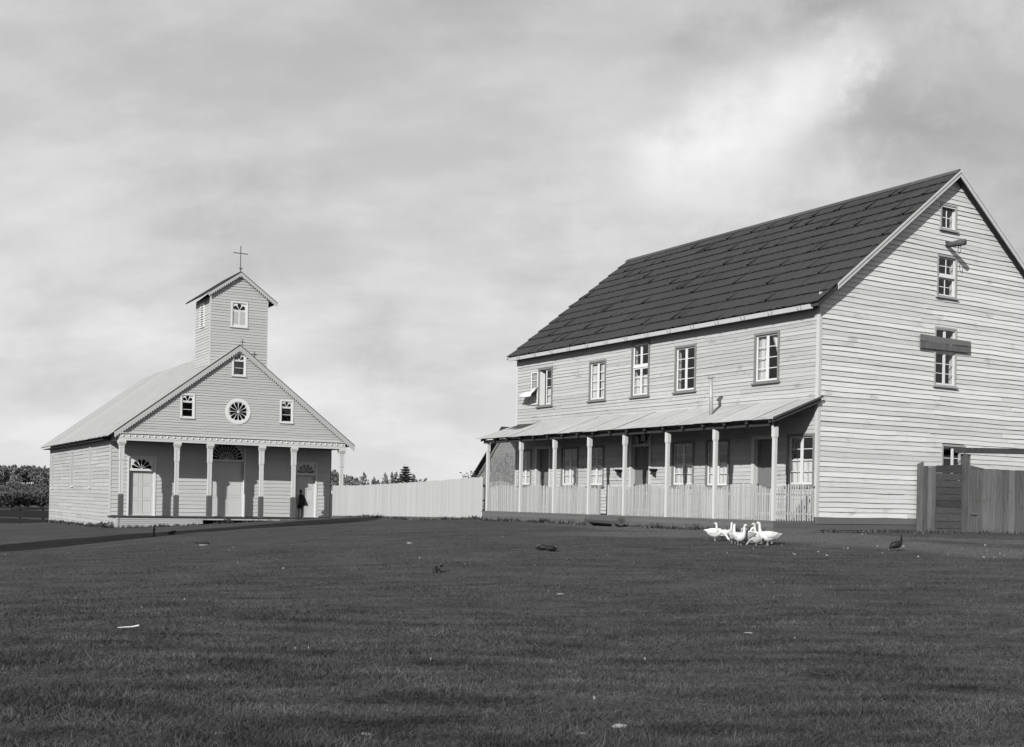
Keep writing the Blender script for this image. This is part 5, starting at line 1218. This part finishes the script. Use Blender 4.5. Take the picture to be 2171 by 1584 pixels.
# ------------------------------------------------------------------ small things on the turf
x, y = along(-.3030, 45.2); m = M(); m.loft([(0, 0, -.1), (.01, 0, .18), (.0, .01, .36), (.0, 0, .44)], [.045, .035, .03, .035], 7); m.loft([(0, 0, .2), (.08, 0, .32)], [.02, .012], 5)
o = obj('stake', m, 'dark_wood', None, loc=(x, y, zg(x, y))); tag(o, 'short dark knobbly stake standing in the grass before the church', 'stake')
x, y = along(-.3218, 12.4); m = M(); m.loft([(-.12, 0, .015), (-.04, .01, .02), (.0, .0, .022), (.05, -.02, .03), (.095, -.02, .04)], [(.006, .004), (.010, .006), (.010, .006), (.014, .008), (.016, .010)], 6)
o = obj('stick', m, 'old_bone_wood', None, loc=(x, y, zg(x, y) + .015), rot=(0, 0, R(12))); tag(o, 'pale crooked stick lying on the turf at left', 'stick')
def stone(b, d, s, lab, flat=.35, rz=0):
    x, y = along(b, d); bm = bmesh.new(); bmesh.ops.create_icosphere(bm, subdivisions=2, radius=1)
    for v in bm.verts: v.co *= 1 + rnd.uniform(-.30, .22)
    me = D.meshes.new('stone'); bm.to_mesh(me); bm.free(); me.materials.append(MATS['pale_stone']); o = D.objects.new('stone', me); COL.objects.link(o)
    o.scale = (s, s * .6, s * flat); o.location = (x, y, zg(x, y) + .004); o.rotation_euler = (0, 0, rz); tag(o, lab, 'stone', 'pale stones on the turf')
stone(.0955, 7.55, .05, 'pale lumpy stone in the near turf right of centre'); stone(-.1205, 7.2, .035, 'pale rounded stone at the near bottom edge left of centre'); stone(.063, 7.35, .04, 'dull flat stone in the near turf left of the pale lumpy one', .2)
stone(.0430, 16.4, .055, 'small pale stone in the middle distance before the porch', .25); stone(-.2430, 7.1, .05, 'long pale flat stone near the bottom left', .15); stone(.2030, 12.5, .05, 'greyish flat stone in the right half of the turf', .2)
stone(.2080, 13.1, .03, 'small bright stone just beyond the greyish flat one', .3); stone(-.2610, 35.2, .17, 'pale flat scrap beside the dark sprawling weed before the church', .15, .3); stone(-.0860, 30.1, .09, 'pale stone in the turf in front of the tall fence', .3)
def pebbles():
    rs = np.random.RandomState(21); m = M()
    for i in range(90):
        d = 8 + 34 * rs.rand() ** .8; b = rs.uniform(-.43, .43); x, y = b * d, d
        if i > 66: d = rs.uniform(24, 29.5); b = rs.uniform(.22, .42); x, y = b * d, d
        z = zg(x, y) + .02; s = rs.uniform(.005, .012) * (.6 + d / 40); a = rs.rand() * 6.28; c, q = math.cos(a) * s * rs.uniform(1, 2.2), math.sin(a) * s
        m.hexa([(x - c, y - q, z - .02), (x + q * .5, y - c * .5, z - .02), (x + c, y + q, z - .02), (x - q * .5, y + c * .5, z - .02), (x - c * .7, y - q * .7, z + s * .5), (x + q * .3, y - c * .3, z + s * .5), (x + c * .7, y + q * .7, z + s * .5), (x - q * .3, y + c * .3, z + s * .5)])
    o = obj('litter', m, 'pale_stone', None); o['kind'] = 'stuff'; tag(o, 'scattered pale pebbles and chips in the turf', 'litter')
pebbles()

# ------------------------------------------------------------------ unseen boarded tower added at left to cast the shadow band across the turf
def tall_tower():
    bx, by = -23.6, 29.0
    z = zg(bx, by) - .3
    t = thing('shadow_tower', 'boarded tower added beyond the left edge of the view to cast a shadow band', 'tower', (bx, by, z), math.atan2(-SUN.x, SUN.y)); H = 18.6; w_ = 2.6
    for k in range(20):
        zz = k * .88; s = w_ * (1 - .10 * k / 20); m = M(); m.box(-s, s, -s, s, zz, zz + .86); obj('board_course', m, 'raw_board_level', t)
    m = M(); m.hexa([(-2.6, -2.6, 17.6), (2.6, -2.6, 17.6), (2.6, 2.6, 17.6), (-2.6, 2.6, 17.6), (-.05, -.05, H + 2.5), (.05, -.05, H + 2.5), (.05, .05, H + 2.5), (-.05, .05, H + 2.5)]); obj('roof', m, 'dark_wood', t)
tall_tower()

def edge_grass():
    rs = np.random.RandomState(33); V = []
    lines = [(hw(-1.75, .3), hw(-1.75, 16.5), 2200, .17), (hw(.0, -.12), hw(11.3, -.35), 1000, .13), (cw(-.15, .1), cw(-.15, 24), 1500, .26), (cw(0, -.2), cw(13.8, -.2), 900, .20), ((-1.3, 48.8, 0), (-11, 73, 0), 1800, .16), (hw(4.2, -.35), hw(9, -1.6), 500, .12)]
    for a, b, n, hm in lines:
        f = rs.rand(n); cl = .5 + .5 * np.sin(f * 31 + 2 * np.sin(f * 77)); x = a[0] + (b[0] - a[0]) * f + rs.normal(0, .10, n); y = a[1] + (b[1] - a[1]) * f + rs.normal(0, .10, n) - .08
        z = zg_np(x, y) - .01; h = hm * (.25 + rs.rand(n) * cl * 1.1); th = rs.rand(n) * 6.28; w = .012 + .0004 * y; l = rs.rand(n) * 6.28
        v = np.empty((n, 3, 3)); v[:, 0] = np.stack([x - np.cos(th) * w, y - np.sin(th) * w, z], 1); v[:, 1] = np.stack([x + np.cos(th) * w, y + np.sin(th) * w, z], 1); v[:, 2] = np.stack([x + np.cos(l) * h * .6, y + np.sin(l) * h * .6, z + h], 1); V.append(v)
    v = np.concatenate(V); n = len(v); m = M(); m.v = [tuple(p) for p in v.reshape(-1, 3)]; m.f = [(3 * i, 3 * i + 1, 3 * i + 2) for i in range(n)]
    o = obj('long_grass', m, 'grass_blade'); o['kind'] = 'stuff'; tag(o, 'uncut grass and weeds along the foot of the walls and fences', 'grass')
edge_grass()
